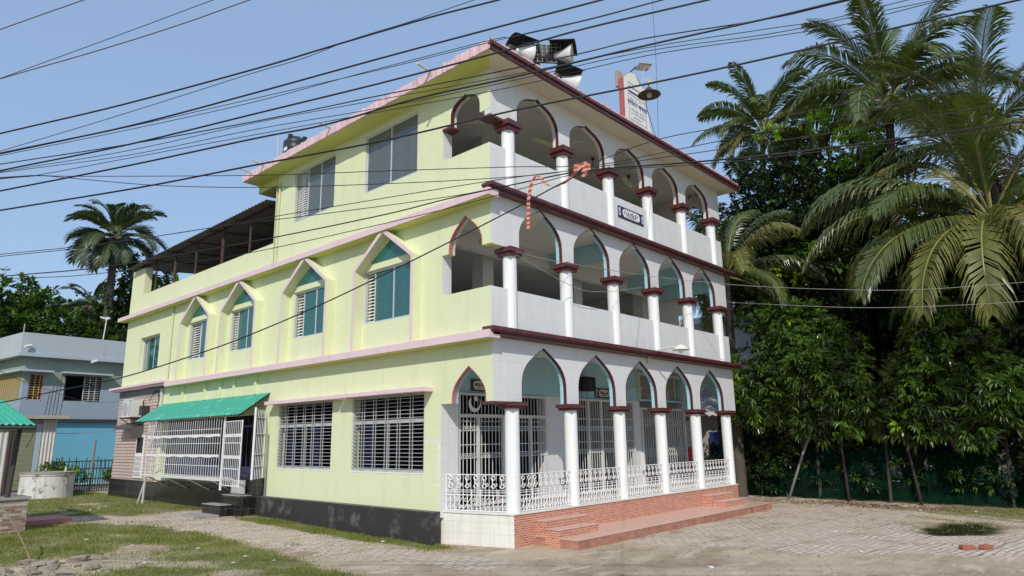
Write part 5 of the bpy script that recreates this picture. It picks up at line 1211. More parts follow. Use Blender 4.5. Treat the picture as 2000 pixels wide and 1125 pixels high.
# camera-right is (.67,-.74): azimuth -48 deg; towards the camera: azimuth -137 deg
AZR, AZL, AZC = R_(-60), R_(118), R_(-150)
palm('large coconut palm at the right edge with long yellowish drooping fronds over the yard', (13.9, -6.1, 0), (12.95, -6.45, 7.45), 20, 4.5, 1.35, 84, PM, 11, hang=.75, tr=.18, wid=.055, coconuts=True,
     extra=((AZL + .15, .35, 5.6, 1.6), (AZL + .45, .05, 5.3, 1.5), (AZL + .75, -.10, 5.2, 1.55), (AZC - .15, .10, 4.8, 2.0), (AZC + .5, .25, 4.6, 2.1), (AZL - .2, .75, 5.4, 1.9), (AZR - .5, .1, 4.6, 2.0)))
palm('tall coconut palm rising above all others at the top right', (16.4, -3.0, 0), (16.55, -3.7, 13.3), 20, 4.5, 1.25, 78, PM, 12, hang=.6, tr=.17, wid=.062, dry=2, span=1.35)
palm('slim coconut palm behind the mosque corner with dark drooping crown against the sky', (18.2, 2.6, 0), (18.4, 1.5, 14.6), 24, 3.1, .85, 64, PM, 13, hang=.7, tr=.14, wid=.06, span=1.6)
palm('coconut palm close behind the right end of the mosque with hanging yellow fronds', (12.5, 1.15, 0), (12.45, 1.0, 7.2), 20, 3.2, .95, 60, PM, 14, hang=.9, tr=.15, wid=.05)
palm('coconut palm with a dry brown top standing behind the large right palm', (15.4, -6.2, 0), (15.0, -6.35, 10.4), 15, 4.3, 1.25, 76, PM, 15, hang=.55, tr=.17, wid=.05, dry=14, span=1.3)
palm('royal palm with dense dark crown behind the terrace roof on the left', (4.7, 37.3, 0), (4.5, 37.3, 14.5), 30, 3.0, 1.1, 74, ['palm_royal', 'palm_royal', 'rachis'], 16, hang=.34, tr=.24, wid=.07)
palm('small palm half hidden in the tree line behind the grey blue house', (4.9, 42, 0), (4.9, 42, 11.0), 14, 2.2, .7, 36, ['palm_royal', 'palm_old', 'rachis'], 17, hang=.5, tr=.18, wid=.09)
def near(spots, w, rad):
    f0 = pk(w)
    return lambda r, p, q: 3 if any((p.x - a) ** 2 + (p.y - b) ** 2 + (p.z - c) ** 2 < rad * rad * (.6 + .8 * r.random()) for a, b, c in spots) else f0(r, p, q)
def pk(w): # weighted material choice
    def f(r, p, q):
        x = r.random(); a = 0
        for i, k in enumerate(w):
            a += k
            if x < a: return i
        return len(w) - 1
    return f
LM = ['leaf_mango', 'leaf_dark', 'leaf_mid', 'leaf_new']
tree('mango_tree', 'bushy mango tree with lit drooping leaves just right of the mosque', (12.95, -.8, 0), 2.4,
     [(12.3, -.35, 3.6, 1.3, 1.3, 1.4), (12.2, -1.6, 4.1, 1.4, 1.4, 1.5), (12.5, -.8, 5.2, 1.1, 1.1, .9), (12.2, .35, 2.9, 1.0, .9, .9), (12.0, -2.5, 3.2, .9, .9, 1.0), (12.4, .2, 5.6, .5, .5, .5), (12.25, -1.5, 2.3, .8, 1.1, .7), (12.3, -2.9, 2.6, .7, .8, .9)], 1250, 11, .30, .062, .9, LM, 21, pk((.62, .2, .15, .03)))
tree('mango_tree', 'mango tree behind the green netting under the large right palm', (13.0, -4.9, 0), 2.4,
     [(12.0, -4.5, 3.2, 1.0, 1.0, 1.1), (12.2, -5.4, 4.0, 1.1, 1.1, 1.0), (12.2, -4.9, 4.8, .9, .9, .8), (11.9, -6.0, 3.0, .9, .9, .9), (12.2, -4.2, 2.2, .7, .9, .7), (12.2, -5.6, 2.1, .7, .9, .7)], 900, 11, .28, .06, .9, LM, 22, pk((.55, .3, .12, .03)))
tree('broadleaf_tree', 'dark glossy broadleaf tree between the slim palm and the mosque roof corner', (16.2, 1.3, 0), 5.5,
     [(15.9, 1.3, 7.6, 2.1, 2.1, 2.0), (16.3, .3, 9.2, 1.9, 1.9, 1.8), (16.2, 2.4, 9.4, 1.6, 1.6, 1.6), (16.0, -.7, 7.4, 1.6, 1.6, 1.7), (16.4, 1.2, 11.2, 1.1, 1.1, 1.2), (15.6, .4, 11.4, 1.6, 1.6, 1.3), (16.5, -1.3, 9.6, 1.7, 1.7, 1.7), (15.0, 1.9, 8.8, 1.3, 1.3, 1.4), (16.4, .4, 12.9, .9, .9, .8)], 2900, 9, .26, .10, .7, LM, 23, near([(16.0, .45, 13.4), (15.2, -.9, 8.2), (14.6, -.2, 7.2)], (.08, .87, .05, 0), .55))
tree('lychee_tree', 'tree with bright yellow green new leaf tufts among dark foliage near the tall palm', (17.9, -.9, 0), 7.0,
     [(17.8, -.3, 9.2, 1.7, 1.7, 1.5), (18.0, -1.7, 9.6, 1.6, 1.6, 1.4), (17.9, -1.0, 11.4, 1.5, 1.4, 1.3), (17.8, -.2, 12.9, .9, .9, .7), (17.9, -2.2, 13.6, .9, .9, .7), (18.0, -2.9, 11.6, 1.2, 1.2, 1.0), (16.6, -1.45, 13.4, .8, .8, .5), (16.4, -2.7, 12.3, .9, .9, .5), (17.4, -2.83, 14.3, .5, .6, .5)], 2200, 10, .24, .085, .6, LM, 24,
     near([(16.5, -1.45, 13.5), (16.3, -2.7, 12.4), (17.4, -2.83, 14.4), (17.0, -2.0, 12.2), (17.2, -.6, 10.0), (17.0, -2.4, 10.6)], (.2, .8, 0, 0), 1.0))
DK = ['leaf_shade', 'leaf_dark', 'leaf_mango', 'leaf_mid']
for i, (x, y, h, rx, lab) in enumerate([
    (16.3, -2.1, 9.5, 2.2, 'dark leafy tree directly behind the bushy mango tree'), (16.6, -4.0, 8.6, 2.1, 'dark tree in the middle of the right thicket'),
    (16.3, -6.6, 9.0, 2.3, 'dark tree at the right edge behind the big palm trunk'), (19.7, .3, 9.5, 2.5, 'dark tree standing behind the glossy broadleaf tree'),
    (22.8, -1.2, 12.0, 3.0, 'tall dark tree at the back of the right thicket'), (22.4, -4.2, 12.0, 3.1, 'tall dark tree behind the dry topped palm'),
    (19.0, -7.4, 10.5, 2.8, 'dark tree at the far right edge of the picture'), (22.0, 3.2, 10.5, 2.7, 'dark tree behind the right end of the mosque'), (18.9, -3.2, 8.5, 2.6, 'low dense dark tree in the back of the thicket')]):
    r = random.Random(40 + i); bl = []
    for k in range(7):
        a = k * 2.4; bl.append((x + math.cos(a) * rx * .5, y + math.sin(a) * rx * .62, h * (.26 + .095 * k), rx * .72, rx * .72, rx * .62))
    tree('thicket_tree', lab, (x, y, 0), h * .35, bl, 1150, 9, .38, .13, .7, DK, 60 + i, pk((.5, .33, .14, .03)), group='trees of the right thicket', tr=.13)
for i, (x, y, s, lab) in enumerate([(13.3, -2.4, 1.1, 'low dark shrub behind the netting beside the leaning pole'), (13.4, -3.6, 1.2, 'low shrub behind the middle of the netting'), (12.4, -7.3, .85, 'shrub with lit leaves at the right end of the netting'), (13.3, -6.0, 1.3, 'dark shrub behind the netting below the palm'), (13.5, 1.4, 1.1, 'dark shrub by the blue tarpaulin'), (13.3, -1.1, 1.1, 'dark shrub under the bushy mango tree'), (13.3, -4.8, 1.2, 'dark shrub under the mango tree beneath the palm'), (13.0, .3, .9, 'dark shrub by the net post nearest the mosque')]):
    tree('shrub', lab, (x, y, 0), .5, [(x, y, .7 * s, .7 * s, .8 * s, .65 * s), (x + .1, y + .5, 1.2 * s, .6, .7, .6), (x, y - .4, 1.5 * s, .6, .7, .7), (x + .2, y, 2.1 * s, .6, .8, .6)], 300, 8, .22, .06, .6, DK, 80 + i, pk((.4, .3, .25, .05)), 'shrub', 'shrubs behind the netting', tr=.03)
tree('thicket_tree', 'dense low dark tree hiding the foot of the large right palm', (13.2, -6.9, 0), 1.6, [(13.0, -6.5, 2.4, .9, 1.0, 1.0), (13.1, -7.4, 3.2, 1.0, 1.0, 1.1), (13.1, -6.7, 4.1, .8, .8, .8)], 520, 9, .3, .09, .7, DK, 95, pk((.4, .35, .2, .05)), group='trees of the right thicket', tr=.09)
LD = ['leaf_mid', 'leaf_dark', 'leaf_bright', 'leaf_new']
for i, (x, y, h, rx, w, lab) in enumerate([
    (-5.0, 36.5, 15.5, 3.2, (.3, .6, .1, 0), 'tall dark tree cut off by the left edge of the picture'), (.4, 38.2, 11.6, 3.4, (.25, .15, .6, 0), 'bright green round tree at the left behind the grey blue house'),
    (4.2, 45.5, 12.2, 3.8, (.5, .4, .1, 0), 'dull green tree in the middle of the left tree line'), (8.4, 48.0, 13.5, 3.8, (.5, .45, .05, 0), 'dark tree at the back of the left tree line'),
    (4.3, 36.9, 9.3, 2.8, (.5, .25, .25, 0), 'olive green tree right behind the grey blue house roof'), (6.9, 38.4, 14.6, 3.3, (.32, .58, .04, .06), 'tall dark tree with fresh green tufts below the royal palm'), (5.9, 39.5, 11.4, 2.2, (.4, .5, .1, 0), 'narrow dark tree just left of the royal palm trunk'), (-3.5, 44, 11.5, 3.6, (.4, .4, .2, 0), 'dark tree behind the shop at the left edge'), (1.6, 49, 12.5, 4, (.4, .5, .1, 0), 'distant dark tree between two brighter trees on the left')]):
    bl = []
    for k in range(7):
        a = k * 2.4; q = .25 + .75 * (1 - k / 7); bl.append((x + math.cos(a) * rx * .6 * q, y + math.sin(a) * rx * .6 * q, h * (.34 + .088 * k), rx * .62, rx * .62, rx * .50))
    tree('broadleaf_tree', lab, (x, y, 0), h * .35, bl, 1250, 8, .42, .17, .5, LD, 100 + i, pk(w), group='trees behind the grey blue house', tr=.2)

# ------------------------------------------------------------------ right hand side
nf = empty('net_fence', (12.6, -3, 0), 'sagging green netting on bamboo posts in front of the dark right thicket', 'fence')
r = random.Random(9); NP = [(12.9, 1.2), (12.7, -1.2), (12.7, -3.1), (12.7, -5.9), (12.6, -9.0)]
m = MB()
for (a, b) in zip(NP, NP[1:]):
    K = 10
    for i in range(K):
        t0, t1 = i / K, (i + 1) / K; cols = []
        for t in (t0, t1):
            x, y = a[0] + (b[0] - a[0]) * t, a[1] + (b[1] - a[1]) * t; sag = .16 * math.sin(math.pi * t)
            cols.append([(x + .07 * math.sin(3.1 * j + 5 * t + y), y, .02 + (1.5 - sag) * j / 5) for j in range(6)])
        for j in range(5): m.quad(cols[0][j], cols[1][j], cols[1][j + 1], cols[0][j + 1])
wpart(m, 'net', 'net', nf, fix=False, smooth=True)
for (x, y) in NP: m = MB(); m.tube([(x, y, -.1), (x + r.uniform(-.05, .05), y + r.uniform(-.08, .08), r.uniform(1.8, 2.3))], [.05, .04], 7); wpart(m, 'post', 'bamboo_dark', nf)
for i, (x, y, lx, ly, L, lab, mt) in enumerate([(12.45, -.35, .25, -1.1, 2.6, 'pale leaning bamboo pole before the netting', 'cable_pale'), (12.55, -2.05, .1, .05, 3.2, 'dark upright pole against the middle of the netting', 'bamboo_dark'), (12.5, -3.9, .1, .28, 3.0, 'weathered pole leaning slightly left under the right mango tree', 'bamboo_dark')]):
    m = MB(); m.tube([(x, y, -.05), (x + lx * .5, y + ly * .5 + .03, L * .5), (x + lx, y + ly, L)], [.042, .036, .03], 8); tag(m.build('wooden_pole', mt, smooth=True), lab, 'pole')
tp = MB(); tin_strip(tp, (11.2, 1.55, .35), (0, -2.6, .0), (0, 0, 1.65), (1, .1, 0), .04, 5); 
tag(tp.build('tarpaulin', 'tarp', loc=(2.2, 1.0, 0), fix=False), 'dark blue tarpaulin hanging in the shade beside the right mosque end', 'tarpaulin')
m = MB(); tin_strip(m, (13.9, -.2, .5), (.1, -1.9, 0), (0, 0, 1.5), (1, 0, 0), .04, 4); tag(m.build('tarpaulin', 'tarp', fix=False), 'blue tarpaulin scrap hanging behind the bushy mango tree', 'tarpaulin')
wh = empty('whitewashed_house', (21, 3.4, 0), 'stained whitewashed house with a balcony glimpsed through the right trees', 'house')
m = MB(); m.box(18.4, 26, .2, 12, -.2, 6.6); wpart(m, 'wall', 'whitehouse', wh)
m = MB(); m.box(17.9, 26, -.3, 12, 4.15, 4.35); m.box(17.9, 18.0, -.3, 12, 4.35, 5.1); m.box(17.8, 26, -.4, 12, 6.6, 6.85); wpart(m, 'balcony', 'whitehouse', wh)
for y in (1.6, 4.4, 7.5):
    m = MB(); m.box(18.35, 18.39, y, y + 1.3, 4.6, 5.9); w_ = wpart(m, 'window', 'whitehouse', wh)
    m = MB(); m.box(18.33, 18.345, y + .06, y + 1.24, 4.66, 5.84); o = m.build('pane', 'very_dark', w_)
    m = MB()
    for k in range(6): m.box(18.31, 18.325, y + .1 + k * .21, y + .12 + k * .21, 4.66, 5.84)
    o = m.build('bars', 'bar_white', w_)
sh = empty('brick_shed', (14, 3.4, 0), 'low grey shed with tin roof beyond the last ground floor arch', 'shed')
m = MB(); m.box(13.6, 17.0, 2.3, 7.5, -.1, 2.6); wpart(m, 'wall', 'concrete', sh)
m = MB(); tin_strip(m, (13.1, 1.9, 2.55), (0, 6.2, 0), (4.4, 0, .9), (0, 0, 1), .025, 24); wpart(m, 'roof', 'tin_white', sh, fix=False)
bd = empty('signboard', (11.6, 2.15, 0), 'upright board with grey upper half and red lower half beyond the last arch', 'sign')
m = MB(); m.box(11.1, 12.0, 2.14, 2.18, 1.55, 2.35); wpart(m, 'upper_panel', 'board_grey', bd)
m = MB(); m.box(11.1, 12.0, 2.14, 2.18, .85, 1.53); wpart(m, 'lower_panel', 'board_red', bd)
m = MB()
for k in range(4): m.box(11.18, 11.92, 2.132, 2.139, 1.66 + k * .16, 1.69 + k * .16)
for k in range(3): m.box(11.2, 11.85, 2.132, 2.139, 1.0 + k * .17, 1.03 + k * .17)
wpart(m, 'faded_writing', 'sign_grey', bd)
m = MB(); m.tube([(11.12, 2.18, 0), (11.12, 2.18, 2.4)], .03, 6); m.tube([(11.98, 2.18, 0), (11.98, 2.18, 2.4)], .03, 6); wpart(m, 'post', 'rust', bd)
m = MB()
rb = random.Random(4)
def rock(mbx, c, s, rng):
    P = []; F = []; nu, nv = 8, 5
    for j in range(nv + 1):
        for i in range(nu):
            th = math.pi * j / nv; ph = 6.283 * i / nu; k = 1 + .55 * mn.noise(Vector((math.cos(ph) * math.sin(th) * 1.3 + c[0] * 3, math.sin(ph) * math.sin(th) * 1.3 + c[1] * 3, math.cos(th) * 1.3)))
            P.append((s[0] * k * math.sin(th) * math.cos(ph), s[1] * k * math.sin(th) * math.sin(ph), s[2] * k * math.cos(th)))
    for j in range(nv):
        for i in range(nu): F.append((j * nu + i, j * nu + (i + 1) % nu, (j + 1) * nu + (i + 1) % nu, (j + 1) * nu + i))
    mbx.add(P, F)
for i, (x, y, lab) in enumerate([(4.95, -6.17, 'left of two red bricks lying on the yard'), (5.12, -6.40, 'right of two red bricks lying on the yard')]):
    m = MB(); m.box(-.12, .12, -.057, .057, -.036, .036); o = m.build('brick', 'brick_red', loc=(x, y, gh(x, y) + .034), rot=(.03, .04, -.75 + .4 * i)); bv = o.modifiers.new('edge', 'BEVEL'); bv.width = .012; bv.segments = 2; tag(o, lab, 'brick')
# fallen leaves
m = MB(); r = random.Random(31)
for k in range(900):
    y = r.gauss(-2.6, 1.7); x = 11.75 + r.gauss(0, .42) + .05 * y; z = gh(x, y) + .006
    a = r.uniform(0, 6.28); L = r.uniform(.05, .11); put_leaf(m, Vector((x, y, z)), Vector((math.cos(a), math.sin(a), r.uniform(0, .5))).normalized(), L, L * .45, .4, 0)
tag(m.build('fallen_leaves', 'dead_leaf', fix=False), kind='stuff')
# small stones strewn over the bare earth
m = MB(); r = random.Random(41)
for k in range(5200):
    x, y = (r.uniform(-6, 3), r.uniform(-7, 6)) if k % 3 else (r.uniform(0, 12), r.uniform(-9, -1.2))
    pv, g = masks(x, y)
    if (x > -.25 and y > -1.2) or r.random() < g + .55 * pv: continue
    s = r.uniform(.006, .020) * (1.6 if r.random() < .06 else 1); z = gh(x, y) + s * .2; a = r.uniform(0, 6.28); ca, sa = math.cos(a) * s, math.sin(a) * s
    m.add([(x + ca, y + sa, z), (x - sa * .7, y + ca * .7, z), (x - ca, y - sa, z), (x + sa * .7, y - ca * .7, z), (x, y, z + s * .6)], [(0, 1, 4), (1, 2, 4), (2, 3, 4), (3, 0, 4)])
tag(m.build('gravel', 'stone', fix=False), kind='stuff')
# litter
lit = None
for i, (x, y) in enumerate([(-3.9, 5.6), (-3.2, 4.4), (-4.3, 6.9), (-.62, 4.6), (-.55, 2.4), (-1.2, .9), (-3.0, 3.0), (-4.4, 3.6), (-2.3, 13.5), (-2.0, 13.8), (-1.7, 14.2), (10.9, -4.2), (11.3, -5.3), (3.6, -4.9), (.9, -3.6), (-2.9, 2.2), (-3.4, 2.6), (5.8, -3.8)]):
    if lit is None:
        m = MB(); rock(m, (0, 0), (.065, .045, .022), rb); lit = m.build('litter', 'litter'); o = lit
    else: o = lit.copy(); COL.objects.link(o)
    o.location = (x, y, gh(x, y) + .015); o.rotation_euler = (0, 0, i * 1.3); q = .55 + .35 * ((i * 37) % 10) / 10; o.scale = (q, q, q)
    tag(o, 'small scrap of white litter lying on the ground', 'litter', 'litter scraps on the ground')
# rubble heap at the lower left
sb_ = random.Random(77)
for i in range(30):
    x, y = -5.65 + sb_.gauss(0, .36), 4.40 + sb_.gauss(0, .3); s = sb_.uniform(.035, .12)
    m = MB(); rock(m, (x, y), (s * 1.5, s * .9, s * .55), sb_); red = i in (3, 9)
    tag(m.build('rubble_stone', 'brick_red' if red else 'stone', loc=(x, y, gh(x, y) + s * .25), rot=(sb_.uniform(-.3, .3), sb_.uniform(-.3, .3), sb_.uniform(0, 3))), 'broken red brick lump in the rubble heap at the lower left' if red else 'grey brown stone in the rubble heap at the lower left', 'rubble', 'red lumps in the rubble heap' if red else 'stones in the rubble heap')
m = MB(); m.tube([(v.x, v.y, v.z) for v in catmull([(-5.62, 4.90, .0), (-5.75, 5.12, .36), (-5.92, 5.40, .74), (-6.10, 5.66, 1.06), (-6.35, 6.0, 1.4)])], .013, 6); tag(m.build('dry_stick', 'bamboo', smooth=True), 'dry leaning stick rising from the rubble heap at the left edge', 'stick')

# ------------------------------------------------------------------ left hand side
# open shelter with green tin roof
st = empty('tin_shelter', (-5.4, 10.4, 0), 'open shelter at the left edge with green tin roof and dark post', 'shelter')
E1, E0, T0, T1 = Vector((-4.93, 8.86, 2.33)), Vector((-7.2, 8.66, 2.33)), Vector((-7.0, 11.2, 3.45)), Vector((-5.75, 11.3, 3.45))
def hip(mbx, a, b, c, d, n, dz=0, amp=.018):
    prev = None
    for i in range(n * 4 + 1):
        s = i / (n * 4); o = UPV * (amp * math.sin(6.283 * s * n) + dz); p, q = a.lerp(b, s) + o, d.lerp(c, s) + o
        if prev: mbx.quad(tuple(prev[0]), tuple(p), tuple(q), tuple(prev[1]))
        prev = (p, q)
UPV = Vector((0, 0, 1)); B1 = Vector((-4.75, 13.6, 2.33)); 
m = MB(); hip(m, E0, E1, T1, T0, 18); hip(m, E1, B1, T1, T1, 20); wpart(m, 'roof', 'tin_green', st, fix=False)
m = MB(); hip(m, E0, E1, T1, T0, 18, -.02); hip(m, E1, B1, T1, T1, 20, -.02); m.tube([tuple(E0 - UPV * .06), tuple(E1 - UPV * .06)], .035, 5); m.tube([tuple(E1 - UPV * .06), tuple(B1 - UPV * .06)], .035, 5); m.tube([tuple(E1 - UPV * .07), tuple(T1 - UPV * .07)], .03, 5); wpart(m, 'roof_underside', 'tin_under', st, fix=False)
m = MB(); m.tube([(-5.16, 9.35, .60), (-5.08, 9.40, 2.50)], .05, 8); wpart(m, 'post', 'dark_metal', st)
m = MB(); m.box(-6.6, -4.78, 9.28, 10.05, -.1, .78); wpart(m, 'tiled_base', 'shop_tile', st)
m = MB(); m.box(-6.7, -4.74, 9.24, 10.1, .78, .83); wpart(m, 'counter', 'concrete', st)
m = MB(); m.box(-6.5, -3.6, 10.4, 11.5, -.1, .22); wpart(m, 'floor_slab', 'salmon', st)
# roadside shop with olive shutter
so = empty('shutter_shop', (-5.2, 21.5, 0), 'small shop with olive ribbed shutter and whitish tin sides behind the shelter', 'shop')
A0, A1 = Vector((-3.75, 22.55)), Vector((-1.2, 22.1)); dv = (A1 - A0) / (A1 - A0).length; nv = Vector((-dv.y, dv.x))
def wall_pt(u, w, z): p = A0 + dv * u + nv * w; return (p.x, p.y, z)
def fbox(mb, u0, u1, w0, w1, z0, z1, mi=0):
    c = A0 + dv * (u0 + u1) / 2 + nv * (w0 + w1) / 2; mb.obox((c.x, c.y, (z0 + z1) / 2), (dv.x * (u1 - u0) / 2, dv.y * (u1 - u0) / 2, 0), (nv.x * (w1 - w0) / 2, nv.y * (w1 - w0) / 2, 0), (0, 0, (z1 - z0) / 2), mi)
m = MB(); tin_strip(m, wall_pt(0, 0, .1), (dv.x * 1.14, dv.y * 1.14, 0), (0, 0, 2.75), (nv.x, nv.y, 0), .025, 7); wpart(m, 'tin_side', 'tin_white', so, fix=False); m = MB(); tin_strip(m, wall_pt(2.15, 0, .1), (dv.x * .44, dv.y * .44, 0), (0, 0, 2.75), (nv.x, nv.y, 0), .025, 4); wpart(m, 'tin_side', 'tin_white', so, fix=False)
m = MB()
for k in range(26): fbox(m, 1.34, 1.95, .0 + .012 * (k % 2), .05 + .012 * (k % 2), .3 + k * .09, .385 + k * .09)
wpart(m, 'shutter', 'tin_olive', so)
m = MB(); fbox(m, 1.96, 2.14, .0, .05, .25, 2.7); wpart(m, 'door', 'house_grey', so)
m = MB(); fbox(m, 1.15, 1.22, -.02, .04, .2, 2.7); fbox(m, 1.26, 1.32, -.02, .04, .2, 2.7); wpart(m, 'iron_gate', 'rust', so)
m = MB(); fbox(m, -1.2, 2.55, .06, 3.2, -.1, 2.85); wpart(m, 'back_wall', 'interior_dark', so)
m = MB(); fbox(m, -1.4, 2.95, -.45, 3.4, 2.87, 3.0); wpart(m, 'roof_slab', 'concrete', so)
for i in range(5): m = MB(); p = wall_pt(2.2 + .12 * i, .6 + .1 * (i % 2), 3.0); m.tube([p, (p[0] + .06, p[1], 3.9 + .28 * (i % 4))], .014, 5); wpart(m, 'starter_bar', 'rust', so)
# whitewashed well ring
wl = empty('well', (-1.65, 20.6, .1), 'round stained whitewashed concrete well ring with a dark rim', 'well')
m = MB(); m.lathe([(.84, -.2), (.82, .74), (.85, .76), (.85, .84), (.70, .84), (.68, .3)], (0, 0, 0), 36); m.build('ring', 'ring_concrete', wl, smooth=False)
m = MB(); m.lathe([(.86, .80), (.87, .865), (.69, .868), (.02, .86)], (0, 0, 0), 36); m.build('rim', 'concrete', wl)
m = MB(); m.tube([(.45, -.3, .85), (.45, -.3, 1.02)], .035, 8); m.build('pipe_stub', 'pvc', wl)
# bamboo fence
bf = empty('bamboo_fence', (.2, 22.2, .1), 'dark woven bamboo fence between the well and the patterned tile wall', 'fence')
F0, F1 = Vector((-1.5, 22.6)), Vector((2.2, 22.0)); fd = F1 - F0; r = random.Random(12)
m = MB()
for k in range(46):
    t = k / 45; p = F0 + fd * t; m.tube([(p.x, p.y, .05), (p.x + r.uniform(-.04, .04), p.y, 1.28 + r.uniform(-.1, .16))], .017, 5)
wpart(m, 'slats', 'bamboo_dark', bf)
m = MB()
for z in (.35, .62, .95, 1.28): m.tube([(F0.x, F0.y - .03, z + r.uniform(-.03, .03)), ((F0.x + F1.x) / 2, (F0.y + F1.y) / 2 - .03, z + r.uniform(-.03, .03)), (F1.x, F1.y - .03, z + r.uniform(-.03, .03))], .026, 6)
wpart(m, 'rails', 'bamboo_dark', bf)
for t, h in ((.02, 1.7), (.18, 1.45), (.46, 2.05), (.68, 2.55), (.9, 1.5)): m = MB(); p = F0 + fd * t; m.tube([(p.x, p.y - .06, 0), (p.x + .04, p.y - .06, h)], .038, 7); wpart(m, 'post', 'bamboo', bf)
for i, (x, y, s, lab) in enumerate([(-1.0, 22.0, .8, 'leafy bush spilling over the bamboo fence behind the well'), (1.0, 21.6, .6, 'low green bush in front of the right half of the bamboo fence')]):
    tree('bush', lab, (x, y, .1), .5, [(x, y, .9 * s + .1, .8 * s, .5 * s, .5 * s), (x + .7 * s, y, .75 * s + .1, .7 * s, .5 * s, .4 * s), (x - .3, y, 1.3 * s, .5 * s, .4 * s, .3 * s)], 260, 8, .14, .05, .4, LD, 130 + i, pk((.2, .05, .55, .2)), 'bush', tr=.02)
# grey blue house
gb = empty('grey_blue_house', (2.2, 28.4, 0), 'two storey grey blue house with pale parapet and barred windows on the left', 'house')
H0, H1 = Vector((-1.05, 28.9)), Vector((8.6, 29.9)); hd = (H1 - H0).normalized(); hn = Vector((-hd.y, hd.x))
def hbox(mb, u0, u1, w0, w1, z0, z1, mi=0):
    c = H0 + hd * (u0 + u1) / 2 + hn * (w0 + w1) / 2; mb.obox((c.x, c.y, (z0 + z1) / 2), (hd.x * (u1 - u0) / 2, hd.y * (u1 - u0) / 2, 0), (hn.x * (w1 - w0) / 2, hn.y * (w1 - w0) / 2, 0), (0, 0, (z1 - z0) / 2), mi)
def hwall(z0, z1, name, mt, holes=()):
    fn = lambda u, w, z: tuple((H0 + hd * u + hn * w)) + (z,)
    o = hole_wall(name, [mt, 'very_dark'], 0, 9.6, z0, z1, holes, 0, .25, fn, gb); o.matrix_parent_inverse = gb.matrix_basis.inverted()
    m = MB(); hbox(m, .0, .25, .26, 8, z0, z1); wpart(m, name, mt, gb)
hwall(-.1, 2.95, 'lower_wall', 'house_blue'); hwall(3.02, 4.62, 'wall', 'house_grey', [(1.72, 3.34, 3.95, 4.62), (.25, .86, 3.92, 4.62)]); hwall(4.62, 5.98, 'upper_wall', 'house_green', [(1.72, 3.34, 4.62, 5.16), (.25, .86, 4.62, 5.16)])
m = MB(); hbox(m, .3, 9.6, 1.4, 1.5, 3, 6); hbox(m, .3, 9.6, .3, 1.4, 2.96, 3.01); wpart(m, 'room_shade_panel', 'very_dark', gb)  # near-black sheets painted as the unlit inside of the house
m = MB(); hbox(m, -.35, 9.7, -.35, -.2, 5.98, 6.98); hbox(m, -.35, -.2, -.2, 8, 5.98, 6.98); hbox(m, -.2, 9.7, -.2, 8, 5.98, 6.08); wpart(m, 'parapet', 'house_pale', gb)
m = MB(); hbox(m, -.42, 9.7, -.42, -.17, 5.90, 6.06); hbox(m, -.42, -.17, -.17, 8, 5.90, 6.06); wpart(m, 'cornice', 'house_pale', gb)
m = MB(); hbox(m, 1.5, 3.7, -.45, .0, 5.22, 5.30); hbox(m, -.3, 1.1, -.4, .0, 5.22, 5.30); hbox(m, -.3, .0, .0, 3.0, 5.22, 5.30); wpart(m, 'sunshade', 'house_pale', gb)
m = MB(); hbox(m, -.02, 9.6, -.18, -.002, 2.953, 3.10); wpart(m, 'floor_band', 'dark_metal', gb)
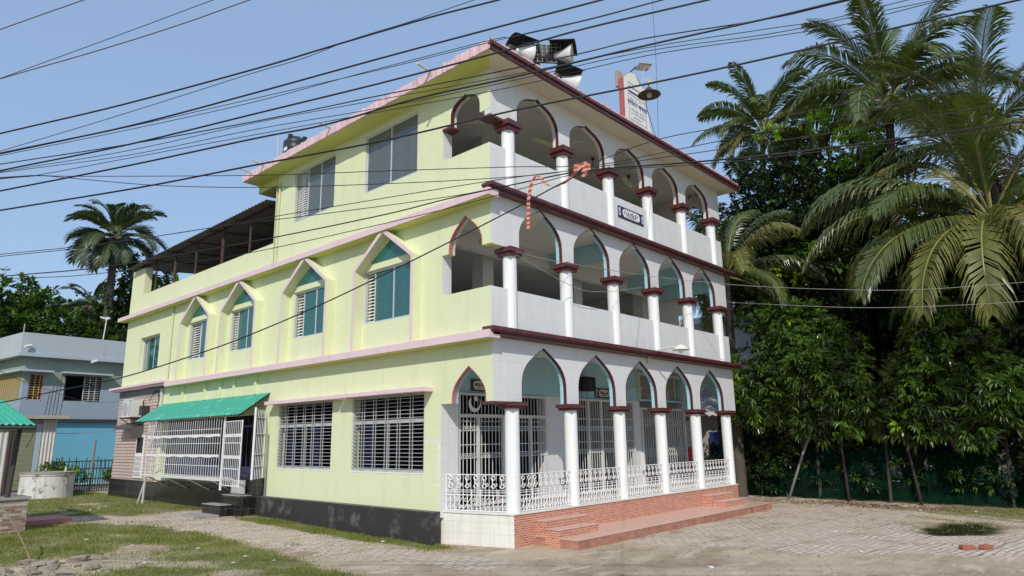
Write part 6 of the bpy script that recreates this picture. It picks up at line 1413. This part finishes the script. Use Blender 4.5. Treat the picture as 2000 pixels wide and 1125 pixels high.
def hwin(u0, u1, z0, z1, frame, bars_, nb, left=False):
    m = MB(); hbox(m, u0, u1, .02, .09, z0, z0 + .05); hbox(m, u0, u1, .02, .09, z1 - .05, z1); hbox(m, u0, u0 + .06, .02, .09, z0, z1); hbox(m, u1 - .06, u1, .02, .09, z0, z1); w = wpart(m, 'window', frame, gb)
    m = MB(); s = u0 + (u1 - u0) * (.52 if not left else .05)
    for k in range(nb): z = z0 + (z1 - z0) * (k + .5) / nb; hbox(m, s, u1 - .05, .03, .045, z - .012, z + .012)
    for k in range(3): u = s + (u1 - s) * k / 3; hbox(m, u, u + .03, .02, .05, z0, z1)
    m.build('bars', bars_, w)
hwin(1.72, 3.34, 3.95, 5.16, 'very_dark', 'pvc', 11); hwin(.25, .86, 3.92, 5.16, 'magenta', 'ochre', 11, True)
m = MB()
for k in range(12): hbox(m, -.03, -.01, .3, 3.0, 3.98 + k * .1, 4.01 + k * .1)
for k in range(12): hbox(m, -.05, -.03, .3 + k * .24, .34 + k * .24, 3.92, 5.16)
wpart(m, 'side_grille', 'ochre', gb)
def cctv(u, z, label):
    p = H0 + hd * u - hn * .42; e = empty('security_camera', (p.x, p.y, z), label, 'camera')
    m = MB(); m.tube([(0, .1, .05), (0, -.02, .0)], .02, 6); m.build('mount', 'pvc', e)
    m = MB(); m.tube([(.1, -.02, .04), (-.16, -.12, -.05)], .055, 10); m.build('camera_body', 'white_paint', e)
cctv(2.75, 5.86, 'white security camera under the pale parapet of the grey blue house'); cctv(-.1, 6.35, 'white security camera at the left corner of the pale parapet')
p = H0 + hd * 3.3 + hn * .3
m = MB(); m.tube([(p.x, p.y, 6.9), (p.x + .08, p.y, 8.25)], .025, 6); m.tube([(p.x - .22, p.y, 8.2), (p.x + .1, p.y - .03, 8.12)], .05, 7); m.tube([(p.x + .02, p.y, 8.05), (p.x + .2, p.y, 8.2)], .05, 7); tag(m.build('camera_mast', 'white_paint'), 'white pole with two cameras on the grey blue house roof', 'mast')
m = MB(); p = H0 - hd * .3; m.tube([(p.x, p.y - .3, 6.3), (p.x, p.y - .3, 7.35)], .018, 5); tag(m.build('roof_rod', 'pvc'), 'thin rod at the left corner of the pale parapet', 'rod')
m = MB(); m.tube([(v.x, v.y, v.z) for v in catmull([(-2.9, 21.6, 2.7), (-1.2, 22.5, 2.35), (1.0, 22.8, 2.45), (3, 23, 2.7)])], .012, 5); tag(m.build('washing_line', 'cable_pale', smooth=True), 'slack pale line strung across the bright blue lower wall', 'line')
